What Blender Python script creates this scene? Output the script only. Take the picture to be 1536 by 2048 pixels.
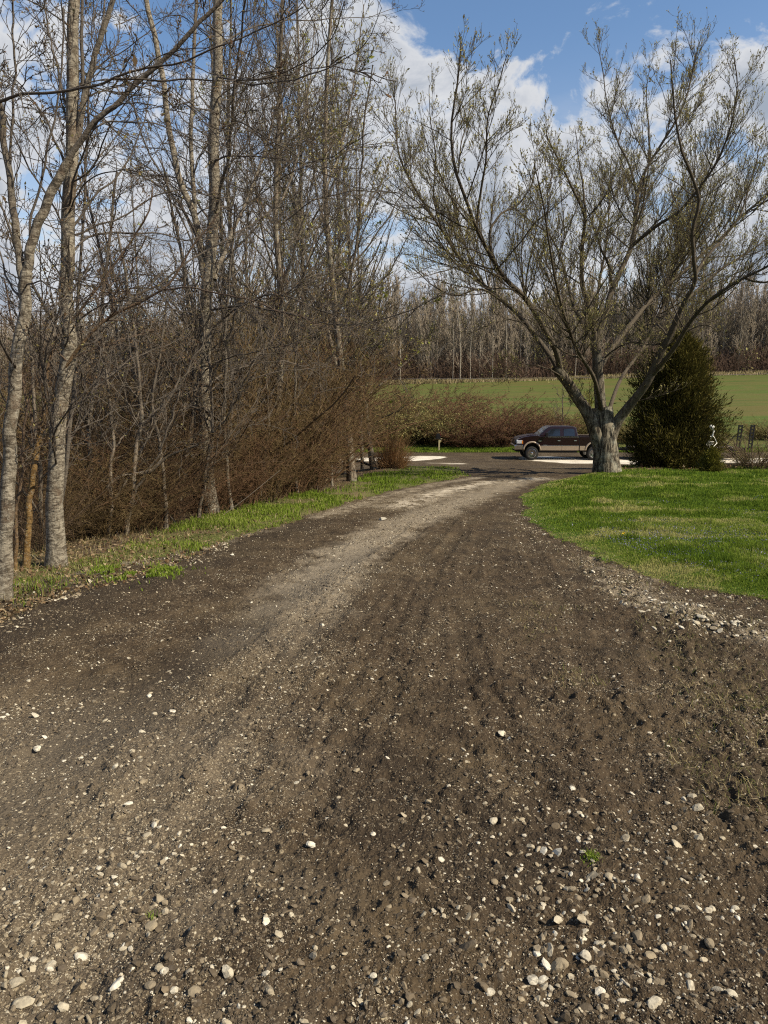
import bpy, bmesh, math, random
import numpy as np
from mathutils import Vector

# ------------------------------------------------------------------ clear, camera, world, sun, exposure
for o in list(bpy.data.objects):
    bpy.data.objects.remove(o)
SC = bpy.context.scene
COL = SC.collection
R_ = math.radians

F = 1420.0                    # focal length in pixels of the 1536 x 2048 photograph
PITCH = math.atan((1024 - 780) / F)
EYE = np.array([0.0, 0.0, 1.55])
cam = bpy.data.cameras.new('camera')
cam.sensor_fit = 'VERTICAL'; cam.sensor_height = 36.0
cam.lens = 36.0 * F / 2048.0
cam.clip_start = 0.05; cam.clip_end = 3000
camo = bpy.data.objects.new('camera', cam); COL.objects.link(camo)
camo.location = EYE; camo.rotation_euler = (math.pi / 2 - PITCH, 0, 0)
SC.camera = camo

SUN_EL, SUN_AZ = R_(43), R_(-24)           # azimuth measured from +X (right of the picture)
SDIR = Vector((math.cos(SUN_EL) * math.cos(SUN_AZ), math.cos(SUN_EL) * math.sin(SUN_AZ), math.sin(SUN_EL)))
sl = bpy.data.lights.new('sun', 'SUN'); sl.energy = 5.0; sl.angle = R_(0.53); sl.color = (1.0, 0.90, 0.71)
so = bpy.data.objects.new('sun', sl); COL.objects.link(so)
so.rotation_euler = SDIR.to_track_quat('Z', 'Y').to_euler()

SC.view_settings.view_transform = 'Standard'
SC.view_settings.look = 'None'
SC.view_settings.exposure = 0.60
SC.view_settings.gamma = 1.0
SC.view_settings.use_curve_mapping = False
SC.cycles.use_denoising = False
SC.cycles.filter_width = 1.15
SC.cycles.max_bounces = 5
SC.cycles.diffuse_bounces = 3
SC.cycles.glossy_bounces = 2
SC.cycles.transmission_bounces = 3
SC.cycles.caustics_reflective = False
SC.cycles.caustics_refractive = False
SC.cycles.sample_clamp_indirect = 4.0


class NT:
    """small helper around a node tree"""
    def __init__(s, tree):
        s.t = tree; s.n = tree.nodes; s.l = tree.links
    def node(s, typ, **kw):
        nd = s.n.new(typ)
        for k, v in kw.items(): setattr(nd, k, v)
        return nd
    def link(s, a, b): s.l.new(a, b)
    def put(s, sock, v):
        if isinstance(v, bpy.types.NodeSocket): s.l.new(v, sock)
        else: sock.default_value = v
    def math(s, op, a, b=None, c=None, clamp=False):
        nd = s.node('ShaderNodeMath', operation=op); nd.use_clamp = clamp
        s.put(nd.inputs[0], a)
        if b is not None: s.put(nd.inputs[1], b)
        if c is not None: s.put(nd.inputs[2], c)
        return nd.outputs[0]
    def noise(s, vec, scale, detail=4, rough=0.55, dist=0.0, out='Fac', dim='3D'):
        nd = s.node('ShaderNodeTexNoise'); nd.noise_dimensions = dim
        if vec is not None: s.l.new(vec, nd.inputs['Vector'])
        nd.inputs['Scale'].default_value = scale; nd.inputs['Detail'].default_value = detail
        nd.inputs['Roughness'].default_value = rough; nd.inputs['Distortion'].default_value = dist
        return nd.outputs[out]
    def vor(s, vec, scale, feature='F1', out='Distance', rnd=1.0):
        nd = s.node('ShaderNodeTexVoronoi', feature=feature)
        if vec is not None: s.l.new(vec, nd.inputs['Vector'])
        nd.inputs['Scale'].default_value = scale; nd.inputs['Randomness'].default_value = rnd
        return nd.outputs[out]
    def ramp(s, fac, stops, interp='LINEAR'):
        nd = s.node('ShaderNodeValToRGB'); cr = nd.color_ramp; cr.interpolation = interp
        while len(cr.elements) < len(stops): cr.elements.new(0.5)
        while len(cr.elements) > len(stops): cr.elements.remove(cr.elements[-1])
        for e, (p, c) in zip(cr.elements, stops):
            e.position = p; e.color = (c[0], c[1], c[2], 1) if hasattr(c, '__len__') else (c, c, c, 1)
        s.put(nd.inputs[0], fac)
        return nd.outputs[0]
    def sstep(s, x, a, b):
        nd = s.node('ShaderNodeMapRange', interpolation_type='SMOOTHSTEP')
        s.put(nd.inputs[0], x); nd.inputs[1].default_value = a; nd.inputs[2].default_value = b
        return nd.outputs[0]
    def mix(s, fac, a, b, blend='MIX'):
        nd = s.node('ShaderNodeMix', data_type='RGBA', blend_type=blend)
        s.put(nd.inputs[0], fac)
        for i, v in ((6, a), (7, b)):
            if isinstance(v, bpy.types.NodeSocket): s.l.new(v, nd.inputs[i])
            else: nd.inputs[i].default_value = (v[0], v[1], v[2], 1)
        return nd.outputs[2]
    def attr(s, name):
        nd = s.node('ShaderNodeAttribute'); nd.attribute_name = name
        return nd.outputs['Fac']
    def mapping(s, vec, scale=(1, 1, 1), loc=(0, 0, 0), rot=(0, 0, 0)):
        nd = s.node('ShaderNodeMapping'); s.l.new(vec, nd.inputs[0])
        nd.inputs['Scale'].default_value = scale; nd.inputs['Location'].default_value = loc
        nd.inputs['Rotation'].default_value = rot
        return nd.outputs[0]


# sky: Nishita plus a layer of procedural cloud (spring cumulus over broken stratocumulus)
W = bpy.data.worlds.new('World'); SC.world = W; W.use_nodes = True
w = NT(W.node_tree); w.n.clear()
sky = w.node('ShaderNodeTexSky', sky_type='NISHITA')
sky.sun_disc = False; sky.sun_elevation = SUN_EL
sky.sun_rotation = math.atan2(SDIR.x, SDIR.y)
sky.air_density = 1.0; sky.dust_density = 0.6; sky.ozone_density = 1.6
geo = w.node('ShaderNodeTexCoord'); D_ = geo.outputs['Generated']
sep = w.node('ShaderNodeSeparateXYZ'); w.link(D_, sep.inputs[0])
dx, dy, dz = sep.outputs
zc = w.math('MAXIMUM', dz, 0.03)
den = w.math('ADD', zc, 0.10)
comb = w.node('ShaderNodeCombineXYZ')
w.link(w.math('DIVIDE', dx, den), comb.inputs[0]); w.link(w.math('DIVIDE', dy, den), comb.inputs[1])
comb.inputs[2].default_value = 3.1
cv = comb.outputs[0]
# big cumulus: noise on the direction itself (towers), cover falls with elevation
cvm = w.mapping(D_, (1.0, 1.0, 1.55), (0.37, 0.0, 0.13))
n1 = w.noise(cvm, 6.2, 8, 0.60, 0.3)
n2 = w.noise(cv, 1.15, 8, 0.58, 0.6)
elev = w.math('ARCSINE', dz)
hi = w.sstep(elev, R_(19.0), R_(28.5))
lim = w.math('MULTIPLY', hi, 0.235)
d1 = w.math('SUBTRACT', w.math('ADD', n1, 0.085), lim)
m1 = w.sstep(d1, 0.45, 0.54)
low = w.math('SUBTRACT', 1.0, w.sstep(elev, R_(14), R_(22)))
m2 = w.math('MULTIPLY', w.sstep(n2, 0.40, 0.64), w.math('MULTIPLY', low, 0.80))
veil = w.math('MULTIPLY', w.math('SUBTRACT', 1.0, w.sstep(elev, R_(3), R_(25))), 0.50)
m = w.math('MAXIMUM', w.math('MAXIMUM', m1, m2), veil, clamp=True)
dens = w.math('ADD', w.math('MULTIPLY', w.sstep(d1, 0.46, 0.80), 0.7), w.math('MULTIPLY', w.noise(cvm, 9, 5, 0.55), 0.5))
ccol = w.ramp(dens, [(0.10, (10.4, 10.5, 10.6)), (0.42, (8.0, 8.3, 8.9)), (0.80, (4.6, 5.3, 6.4))])
hs = w.node('ShaderNodeHueSaturation'); w.link(sky.outputs[0], hs.inputs['Color'])
hs.inputs['Saturation'].default_value = 1.10; hs.inputs['Value'].default_value = 1.95
skc = w.mix(m, hs.outputs[0], ccol)
bg = w.node('ShaderNodeBackground'); w.link(skc, bg.inputs[0]); bg.inputs[1].default_value = 0.052
wo = w.node('ShaderNodeOutputWorld'); w.link(bg.outputs[0], wo.inputs[0])

# ------------------------------------------------------------------ numeric helpers
RNG = np.random.default_rng(11)


def _hash(ix, iy, s):
    n = (ix * 374761393 + iy * 668265263 + s * 1274126177) & 0xffffffff
    n = ((n ^ (n >> 13)) * 1274126177) & 0xffffffff
    return ((n ^ (n >> 16)) & 0xffff) / 65535.0


def vnoise(x, y, s=0):
    ix = np.floor(x).astype(np.int64); iy = np.floor(y).astype(np.int64)
    fx = x - ix; fy = y - iy
    u = fx * fx * (3 - 2 * fx); v = fy * fy * (3 - 2 * fy)
    a = _hash(ix, iy, s); b = _hash(ix + 1, iy, s); c = _hash(ix, iy + 1, s); d = _hash(ix + 1, iy + 1, s)
    return (a * (1 - u) + b * u) * (1 - v) + (c * (1 - u) + d * u) * v


def fbm(x, y, s=0, o=4, g=0.5):
    t = 0.0; a = 1.0; n = 0.0
    for k in range(o):
        t = t + a * vnoise(x * 2 ** k, y * 2 ** k, s + k * 17); n += a; a *= g
    return t / n


def sst(x, a, b):
    t = np.clip((x - a) / (b - a), 0, 1)
    return t * t * (3 - 2 * t)


def rays(px, py):
    px = np.asarray(px, float); py = np.asarray(py, float)
    X = (px - 768) / F; U = (1024 - py) / F
    c, s = math.cos(PITCH), math.sin(PITCH)
    return np.stack([X, c + U * s, -s + U * c], -1)


def at(px, py, Y):
    """the point of the line of sight through a pixel that is Y metres ahead"""
    r = rays(px, py)
    return EYE + r * (np.asarray(Y, float) / r[..., 1])[..., None]


_py = np.arange(-60, 900, 0.25)
_pz = np.interp(_py, [-60, 0, 24, 28.5, 31.5, 37.5, 40, 51, 53.5, 56, 150, 230, 900],
                [3.3, 0, -1.30, -1.535, -2.05, -2.86, -2.90, -2.90, -2.86, -2.72, 3.1, 5.5, 10])
_k = np.hanning(13); _k /= _k.sum()
_pz = np.convolve(np.pad(_pz, 6, mode='edge'), _k, mode='valid')


def prof(y): return np.interp(y, _py, _pz)


def flat_hit(px, py):
    """where a line of sight meets the smooth profile"""
    r = rays(px, py).reshape(-1, 3); out = np.zeros_like(r)
    ys = np.concatenate([np.arange(0.5, 60, 0.02), np.arange(60, 300, 0.5)])
    for i, d in enumerate(r):
        z = EYE[2] + d[2] / d[1] * ys
        b = np.nonzero(z <= prof(ys))[0]
        y = ys[b[0]] if len(b) else 300.0
        out[i] = (d[0] / d[1] * y, y, prof(y))
    return out


def edge(pts):
    h = flat_hit([p[0] for p in pts], [p[1] for p in pts])
    o = np.argsort(h[:, 1]); return h[o, 1], h[o, 0]


_ry, _rx = edge([(1536, 1205), (1440, 1190), (1300, 1160), (1180, 1105), (1100, 1070), (1060, 1035), (1045, 1000),
                 (1068, 975), (1110, 962), (1160, 952)])
_ly, _lx = edge([(-60, 1262), (0, 1232), (100, 1192), (230, 1165), (390, 1105), (450, 1078), (560, 1050), (680, 1010), (780, 982),
                 (880, 962), (940, 953)])
_ty, _tx = edge([(-200, 1230), (0, 1178), (60, 1145), (200, 1120), (330, 1068), (420, 1032), (560, 1003), (680, 983), (740, 955), (800, 943)])


def xr(y): return np.where(y < _ry[0], _rx[0] + (_ry[0] - y) * 0.55, np.interp(y, _ry, _rx)) + np.where(y > _ry[-1], (y - _ry[-1]) * 0.5, 0)
def xl(y): return np.where(y < _ly[0], _lx[0] - (_ly[0] - y) * 0.12, np.interp(y, _ly, _lx)) 
def xt(y): return np.where(y < _ty[0], _tx[0] - (_ty[0] - y) * 0.05, np.interp(y, _ty, _tx))


def edge_noise(x, y): return (fbm(x * 7, y * 7, 77, 3) - 0.5) * 0.30 + (fbm(x * 1.2, y * 1.2, 78, 2) - 0.5) * 0.3


def H(x, y):
    x = np.asarray(x, float); y = np.asarray(y, float)
    z = prof(y)
    near = 1 - sst(y, 26, 36)
    en = edge_noise(x, y)
    z = z + near * (0.022 * sst(x - xr(y) + en, -0.10, 0.06) + 0.05 * sst(x - xr(y), 0.0, 0.6))        # lawn stands a little proud of the drive
    z = z - near * 0.45 * sst(xt(y) - x, 0.3, 4.0)                      # wooded side falls away to the left
    z = z + near * 0.05 * sst(xl(y) - x, 0.0, 0.3)
    fz = sst(y, 56, 150)
    z = z + fz * 0.028 * (np.clip(x, -90, 130) - 14)
    z = z + (fbm(x * 0.35, y * 0.35, 5, 3) - 0.5) * 0.10 * sst(np.abs(x - 0.5 * (xl(y) + xr(y))), 1.0, 4.0) * sst(y, 3, 7) * (1 - sst(y, 26, 30) * (1 - fz))
    return z


def ground_hit(px, py):
    r = rays(px, py)
    ys = np.concatenate([np.arange(0.8, 60, 0.02), np.arange(60, 300, 0.5)])
    x = r[0] / r[1] * ys; z = EYE[2] + r[2] / r[1] * ys
    b = np.nonzero(z <= H(x, ys))[0]
    i = b[0] if len(b) else len(ys) - 1
    return np.array([x[i], ys[i], float(H(x[i], ys[i]))])


def pdist(x, y, pts, closed=False):
    """distance from points to a polyline given in ground coordinates"""
    d = np.full(x.shape, 1e9)
    for (ax, ay), (bx, by) in zip(pts[:-1], pts[1:]):
        vx, vy = bx - ax, by - ay
        t = np.clip(((x - ax) * vx + (y - ay) * vy) / (vx * vx + vy * vy + 1e-9), 0, 1)
        d = np.minimum(d, np.hypot(x - ax - t * vx, y - ay - t * vy))
    return d


def gline(pts):
    h = flat_hit([p[0] for p in pts], [p[1] for p in pts]); return [(a[0], a[1]) for a in h]


# ------------------------------------------------------------------ mesh building
class MB:
    """collects arrays of vertices and faces, then links them as ONE mesh object"""
    def __init__(s):
        s.v = []; s.f3 = []; s.f4 = []; s.n = 0; s.m3 = []; s.m4 = []; s.a = {}
    def add(s, v, f, mi=0, **attrs):
        v = np.asarray(v, float).reshape(-1, 3); f = np.asarray(f, np.int64)
        s.v.append(v)
        (s.f3 if f.shape[1] == 3 else s.f4).append(f + s.n)
        (s.m3 if f.shape[1] == 3 else s.m4).append(np.full(len(f), mi, np.int32))
        for k, val in attrs.items():
            s.a.setdefault(k, []).append((s.n, np.broadcast_to(np.asarray(val, float), (len(v),))))
        s.n += len(v)
    def build(s, name, mats, parent=None, smooth=True):
        V = np.concatenate(s.v) if s.v else np.zeros((0, 3))
        me = bpy.data.meshes.new(name)
        f3 = np.concatenate(s.f3) if s.f3 else np.zeros((0, 3), np.int64)
        f4 = np.concatenate(s.f4) if s.f4 else np.zeros((0, 4), np.int64)
        me.vertices.add(len(V)); me.vertices.foreach_set('co', V.astype(np.float32).ravel())
        lv = np.concatenate([f3.ravel(), f4.ravel()]).astype(np.int32)
        me.loops.add(len(lv)); me.loops.foreach_set('vertex_index', lv)
        nf = len(f3) + len(f4)
        st = np.concatenate([np.arange(len(f3)) * 3, len(f3) * 3 + np.arange(len(f4)) * 4]).astype(np.int32)
        me.polygons.add(nf); me.polygons.foreach_set('loop_start', st)
        me.polygons.foreach_set('loop_total', np.concatenate([np.full(len(f3), 3), np.full(len(f4), 4)]).astype(np.int32))
        mi = np.concatenate([np.concatenate(s.m3) if s.m3 else np.zeros(0), np.concatenate(s.m4) if s.m4 else np.zeros(0)]).astype(np.int32)
        me.polygons.foreach_set('material_index', mi)
        me.polygons.foreach_set('use_smooth', np.full(nf, smooth))
        for k, lst in s.a.items():
            arr = np.zeros(len(V), np.float32)
            for off, val in lst: arr[off:off + len(val)] = val
            at_ = me.attributes.new(k, 'FLOAT', 'POINT'); at_.data.foreach_set('value', arr)
        for mm in (mats if isinstance(mats, (list, tuple)) else [mats]): me.materials.append(mm)
        me.update(calc_edges=True)
        o = bpy.data.objects.new(name, me); COL.objects.link(o)
        if parent is not None: o.parent = parent
        return o


def nrm(v): return v / np.maximum(np.linalg.norm(v, axis=-1, keepdims=True), 1e-9)


def tubes(mb, P, Rr, S=5, mi=0, jag=0.0, seed=0, **attrs):
    """tapered tubes along B polylines of N points"""
    P = np.asarray(P, float); Rr = np.asarray(Rr, float)
    if P.ndim == 2: P = P[None]
    if Rr.ndim == 1: Rr = Rr[None]
    B, N, _ = P.shape
    if B == 0: return
    T = nrm(np.gradient(P, axis=1))
    ax = nrm(P[:, -1] - P[:, 0])
    ref = np.where(np.abs(ax[:, 2:3]) > 0.75, np.array([[1.0, 0.13, 0.0]]), np.array([[0.0, 0.17, 1.0]]))
    n1 = nrm(np.cross(T, ref[:, None, :])); n2 = np.cross(T, n1)
    a = np.arange(S) * 2 * np.pi / S
    rr = Rr[:, :, None] * np.ones(S)
    if jag:
        g = np.random.default_rng(seed); fl = g.normal(size=(B, 1, S)); wv = g.normal(size=rr.shape)
        wv[:, 1:-1] = (wv[:, :-2] + wv[:, 1:-1] * 2 + wv[:, 2:]) / 4
        rr = rr * (1 + jag * fl + jag * 0.35 * wv)
    V = P[:, :, None, :] + rr[..., None] * (np.cos(a)[:, None] * n1[:, :, None, :] + np.sin(a)[:, None] * n2[:, :, None, :])
    base = (np.arange(B)[:, None, None] * N + np.arange(N - 1)[None, :, None]) * S
    j = np.arange(S)[None, None, :]; k = (np.arange(S) + 1) % S; k = k[None, None, :]
    f = np.stack([base + j, base + k, base + S + k, base + S + j], -1).reshape(-1, 4)
    at2 = {'rad': np.repeat(Rr.ravel(), S)}
    for kk, vv in attrs.items():
        vv = np.asarray(vv, float)
        at2[kk] = np.repeat(vv, N * S) if vv.ndim == 1 else vv
    mb.add(V.reshape(-1, 3), f, mi, **at2)


def resample(pts, n, rng=None, wob=0.0):
    """smooth curve through points, n samples"""
    pts = np.asarray(pts, float)
    d = np.concatenate([[0], np.cumsum(np.linalg.norm(np.diff(pts, axis=0), axis=1))])
    # Catmull-Rom through the points
    t = np.linspace(0, d[-1], n); out = np.zeros((n, 3))
    m = np.gradient(pts, d, axis=0) if len(pts) > 1 else pts * 0
    i = np.clip(np.searchsorted(d, t, side='right') - 1, 0, len(pts) - 2)
    h = d[i + 1] - d[i]; u = ((t - d[i]) / h)[:, None]; h = h[:, None]
    out = (2 * u**3 - 3 * u**2 + 1) * pts[i] + (u**3 - 2 * u**2 + u) * h * m[i] + (-2 * u**3 + 3 * u**2) * pts[i + 1] + (u**3 - u**2) * h * m[i + 1]
    if rng is not None and wob:
        k = rng.normal(size=(n, 3)); k = np.stack([np.convolve(np.pad(k[:, c], 1, mode='edge'), [.25, .5, .25], mode='valid') for c in range(3)], 1)
        k[0] = 0; out = out + k * wob
    return out


def spawn(P, Rr, rng, spacing, lenf, n, ang=0.75, t0=0.1, t1=1.0, up=0.0, grav=0.0, wob=0.18, rf=0.6, lmin=0.05, lmax=9,
          slim=0.012, rmin=0.001, tipr=0.35, taper_len=0.75):
    """grow side branches from B parents; returns child polylines, radii and the parent index"""
    B, N, _ = P.shape
    L = np.linalg.norm(np.diff(P, axis=1), axis=2).sum(1)
    k = np.maximum(1, rng.poisson(L / spacing * (t1 - t0)))
    pi = np.repeat(np.arange(B), k); C = len(pi)
    t = rng.uniform(t0, t1, C)
    f = t * (N - 1) * 0.9999; i = f.astype(int); fr = (f - i)[:, None]
    pos = P[pi, i] * (1 - fr) + P[pi, i + 1] * fr
    rad = Rr[pi, i] * (1 - fr[:, 0]) + Rr[pi, i + 1] * fr[:, 0]
    tan = nrm(P[pi, i + 1] - P[pi, i])
    rv = rng.normal(size=(C, 3)); rv = nrm(rv - (rv * tan).sum(1, keepdims=True) * tan)
    a = np.clip(rng.normal(ang, 0.25, C), 0.15, 1.5)[:, None]
    d = np.cos(a) * tan + np.sin(a) * rv
    d[:, 2] += up; d = nrm(d)
    ln = np.clip(lenf * L[pi] * (1.05 - taper_len * t) * rng.uniform(0.5, 1.25, C), lmin, lmax)
    r0 = np.maximum(np.minimum(rad * rf, ln * slim), rmin)
    out = np.zeros((C, n, 3)); out[:, 0] = pos
    st = (ln / (n - 1))[:, None]
    for j in range(1, n):
        d = d + rng.normal(size=(C, 3)) * wob
        d[:, 2] += grav
        d = nrm(d); out[:, j] = out[:, j - 1] + d * st
    rr = r0[:, None] * np.linspace(1, tipr, n)[None, :]
    return out, rr, pi


def leafquads(mb, pos, rng, size, mi=0, aspect=0.45, upw=0.0, dirs=None, tint=None, jit=0.35):
    """small diamond shaped buds or leaves"""
    n = len(pos)
    if n == 0: return
    d = rng.normal(size=(n, 3)) if dirs is None else dirs + rng.normal(size=(n, 3)) * 0.45
    d[:, 2] += upw; d = nrm(d)
    s = nrm(np.cross(d, rng.normal(size=(n, 3))))
    ln = (size * np.exp(rng.normal(size=n) * jit))[:, None]
    V = np.stack([pos, pos + d * ln * 0.5 + s * ln * aspect * 0.5, pos + d * ln, pos + d * ln * 0.5 - s * ln * aspect * 0.5], 1)
    f = np.arange(n * 4).reshape(-1, 4)
    tt = rng.uniform(0, 1, n) if tint is None else tint
    mb.add(V.reshape(-1, 3), f, mi, tint=np.repeat(tt, 4), rad=np.full(n * 4, 0.001))


def along(P, rng, per):
    """random points and tangents along polylines"""
    B, N, _ = P.shape
    pi = np.repeat(np.arange(B), per); t = rng.uniform(0.25, 1, len(pi)) * (N - 1) * 0.999
    i = t.astype(int); fr = (t - i)[:, None]
    return P[pi, i] * (1 - fr) + P[pi, i + 1] * fr, nrm(P[pi, i + 1] - P[pi, i])


# ------------------------------------------------------------------ naming helpers
def tag(o, label, cat, group=None):
    o['label'] = label; o['category'] = cat
    if group: o['group'] = group
    return o


def thing(name, label, cat, loc=(0, 0, 0), group=None):
    o = bpy.data.objects.new(name, None); COL.objects.link(o)
    o.location = tuple(float(c) for c in loc); o.empty_display_size = 0.2
    return tag(o, label, cat, group)


def kind(o, k): o['kind'] = k; return o


def copy_thing(src, loc, rz=0.0, sc=1.0, label=None, group=None):
    r = src.copy(); COL.objects.link(r)
    r.location = tuple(float(c) for c in loc); r.rotation_euler = (0, 0, rz)
    r.scale = (sc, sc, sc) if not hasattr(sc, '__len__') else sc
    if label: r['label'] = label
    if group: r['group'] = group
    for ch in list(src.children):
        c = ch.copy(); COL.objects.link(c); c.parent = r
    return r


# ------------------------------------------------------------------ materials
def mat(name, rough=0.9, spec=0.25):
    m = bpy.data.materials.new(name); m.use_nodes = True
    t = NT(m.node_tree); t.n.clear()
    p = t.node('ShaderNodeBsdfPrincipled'); o = t.node('ShaderNodeOutputMaterial'); t.link(p.outputs[0], o.inputs[0])
    p.inputs['Roughness'].default_value = rough; p.inputs['Specular IOR Level'].default_value = spec
    return m, t, p


def coords(t): return t.node('ShaderNodeTexCoord').outputs['Object']


def geopos(t): return t.node('ShaderNodeNewGeometry').outputs['Position']


def bump(t, p, h, strength=0.5, dist=0.01):
    b = t.node('ShaderNodeBump'); b.inputs['Strength'].default_value = strength; b.inputs['Distance'].default_value = dist
    t.link(h, b.inputs['Height']); t.link(b.outputs[0], p.inputs['Normal'])


def bark_mat(name, trunk_a, trunk_b, twig, style='furrow', rthin=0.012, rthick=0.05, tc=1.0):
    """bark: thick wood has its own pattern, twigs their own plain colour (attribute rad = radius of the limb)"""
    m, t, p = mat(name, 0.92, 0.15)
    c = coords(t); rad = t.attr('rad')
    if style == 'furrow':
        v = t.mapping(c, (1, 1, 0.18)); n = t.noise(v, 12 if rthick > 0.2 else 26, 6, 0.68, 0.5); n2 = t.noise(c, 3.0, 4, 0.6)
        lich = t.sstep(n2, 0.50, 0.66)
        f = t.sstep(n, 0.45, 0.58)
        base = t.mix(f, trunk_a, trunk_b)
        base = t.mix(t.math('MULTIPLY', lich, 0.5), base, (0.30, 0.29, 0.23))
        bump(t, p, n, 1.0, 0.06 if rthick > 0.2 else 0.02)
    else:                                             # pale smooth bark with horizontal scars
        v = t.mapping(c, (1, 1, 2.6)); n = t.noise(v, 13, 6, 0.68, 0.8); n2 = t.noise(c, 3.2, 5, 0.66)
        v3 = t.mapping(c, (1, 1, 0.25)); n3 = t.noise(v3, 22, 5, 0.65, 0.5); n4 = t.noise(c, 45, 4, 0.65)
        f = t.sstep(n, 0.38, 0.60)
        base = t.mix(f, trunk_a, trunk_b)
        base = t.mix(t.math('MULTIPLY', t.sstep(n2, 0.52, 0.62), 0.75), base, (0.11, 0.078, 0.052))
        base = t.mix(t.math('MULTIPLY', t.sstep(n3, 0.54, 0.62), 0.6), base, (0.06, 0.047, 0.03))
        base = t.mix(t.math('MULTIPLY', t.sstep(n4, 0.56, 0.66), 0.55), base, (0.34, 0.32, 0.26))
        n = t.math('ADD', n3, t.math('MULTIPLY', n, 0.7))
        bump(t, p, n, 1.0, 0.02)
    fr = t.sstep(rad, rthin, rthick)
    nt_ = t.noise(c, 1.3, 2, 0.5)
    tw = t.mix(nt_, tuple(x * 0.7 for x in twig), tuple(x * 1.3 for x in twig))
    t.link(t.mix(fr, tw, base), p.inputs['Base Color'])
    return m


def leaf_mat(name, a, b, c=None, transl=0.25):
    m = bpy.data.materials.new(name); m.use_nodes = True
    t = NT(m.node_tree); t.n.clear()
    tint = t.attr('tint')
    stops = [(0.0, a), (1.0, b)] if c is None else [(0.0, a), (0.6, b), (1.0, c)]
    col = t.ramp(tint, stops)
    d = t.node('ShaderNodeBsdfDiffuse'); t.link(col, d.inputs[0])
    tr = t.node('ShaderNodeBsdfTranslucent'); t.link(col, tr.inputs[0])
    mx = t.node('ShaderNodeMixShader'); mx.inputs[0].default_value = transl
    t.link(d.outputs[0], mx.inputs[1]); t.link(tr.outputs[0], mx.inputs[2])
    o = t.node('ShaderNodeOutputMaterial'); t.link(mx.outputs[0], o.inputs[0])
    return m


M = {}
M['hero_bark'] = bark_mat('maple_bark', (0.036, 0.029, 0.021), (0.215, 0.185, 0.135), (0.080, 0.064, 0.046), 'furrow', 0.05, 0.30)
M['pale_bark'] = bark_mat('aspen_bark', (0.075, 0.060, 0.044), (0.27, 0.235, 0.18), (0.090, 0.075, 0.061), 'birch', 0.012, 0.045)
M['moss_bark'] = bark_mat('moss_bark', (0.11, 0.065, 0.025), (0.21, 0.13, 0.05), (0.10, 0.07, 0.05), 'birch', 0.008, 0.03)
M['dark_bark'] = bark_mat('dark_bark', (0.07, 0.055, 0.04), (0.22, 0.18, 0.135), (0.118, 0.098, 0.077), 'furrow', 0.01, 0.04)
M['cane'] = bark_mat('cane_bark', (0.085, 0.05, 0.03), (0.14, 0.09, 0.055), (0.105, 0.071, 0.043), 'furrow', 0.02, 0.06)
M['cane_rust'] = bark_mat('rust_cane_bark', (0.11, 0.055, 0.035), (0.16, 0.09, 0.06), (0.112, 0.064, 0.035), 'furrow', 0.02, 0.06)
M['cane_gold'] = bark_mat('gold_cane_bark', (0.10, 0.07, 0.035), (0.17, 0.12, 0.06), (0.130, 0.089, 0.041), 'furrow', 0.02, 0.06)
M['cane_red'] = bark_mat('red_cane_bark', (0.12, 0.05, 0.036), (0.16, 0.08, 0.06), (0.125, 0.062, 0.037), 'furrow', 0.02, 0.06)
M['cane_olive'] = bark_mat('olive_cane_bark', (0.09, 0.075, 0.04), (0.14, 0.10, 0.045), (0.112, 0.079, 0.031), 'furrow', 0.02, 0.06)
M['cane_grey'] = bark_mat('grey_cane_bark', (0.085, 0.068, 0.046), (0.19, 0.15, 0.10), (0.125, 0.088, 0.054), 'furrow', 0.02, 0.06)
M['brush_far'] = bark_mat('brush_bark', (0.10, 0.06, 0.045), (0.15, 0.105, 0.08), (0.15, 0.098, 0.07), 'furrow', 0.03, 0.10)
M['wood_hazed'] = bark_mat('far_hazed_bark', (0.13, 0.105, 0.08), (0.25, 0.21, 0.16), (0.265, 0.220, 0.168), 'furrow', 0.03, 0.10)  # bark tone lightened to stand in for distance haze over the wood
M['wood_pale'] = bark_mat('far_pale_bark', (0.22, 0.19, 0.15), (0.36, 0.32, 0.26), (0.16, 0.13, 0.10), 'birch', 0.02, 0.06)
M['bud'] = leaf_mat('bud', (0.17, 0.135, 0.07), (0.30, 0.265, 0.10), (0.42, 0.40, 0.17))
M['bud_brown'] = leaf_mat('bud_brown', (0.10, 0.06, 0.04), (0.16, 0.11, 0.06), (0.20, 0.19, 0.07))
M['leaf_young'] = leaf_mat('young_leaf', (0.16, 0.17, 0.035), (0.27, 0.29, 0.06), (0.36, 0.36, 0.10), 0.35)
M['grass'] = leaf_mat('grass_blade', (0.068, 0.115, 0.015), (0.165, 0.225, 0.030), (0.36, 0.33, 0.13), 0.3)
M['grass_dry'] = leaf_mat('dry_grass_blade', (0.085, 0.11, 0.025), (0.23, 0.18, 0.09), (0.44, 0.36, 0.22), 0.2)
M['rust_grass'] = leaf_mat('rust_grass_blade', (0.24, 0.13, 0.06), (0.40, 0.235, 0.11), (0.52, 0.34, 0.18), 0.3)
M['litter'] = leaf_mat('dead_leaf', (0.075, 0.046, 0.025), (0.165, 0.11, 0.062), (0.31, 0.24, 0.15), 0.1)
M['cedar'] = leaf_mat('cedar_spray', (0.040, 0.038, 0.012), (0.105, 0.090, 0.024), (0.23, 0.16, 0.05), 0.12)
M['globe'] = leaf_mat('globe_spray', (0.07, 0.075, 0.014), (0.15, 0.135, 0.028), (0.25, 0.19, 0.045), 0.12)
M['violet'] = leaf_mat('violet_petal', (0.10, 0.09, 0.17), (0.17, 0.16, 0.25), (0.24, 0.24, 0.33), 0.1)


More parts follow.
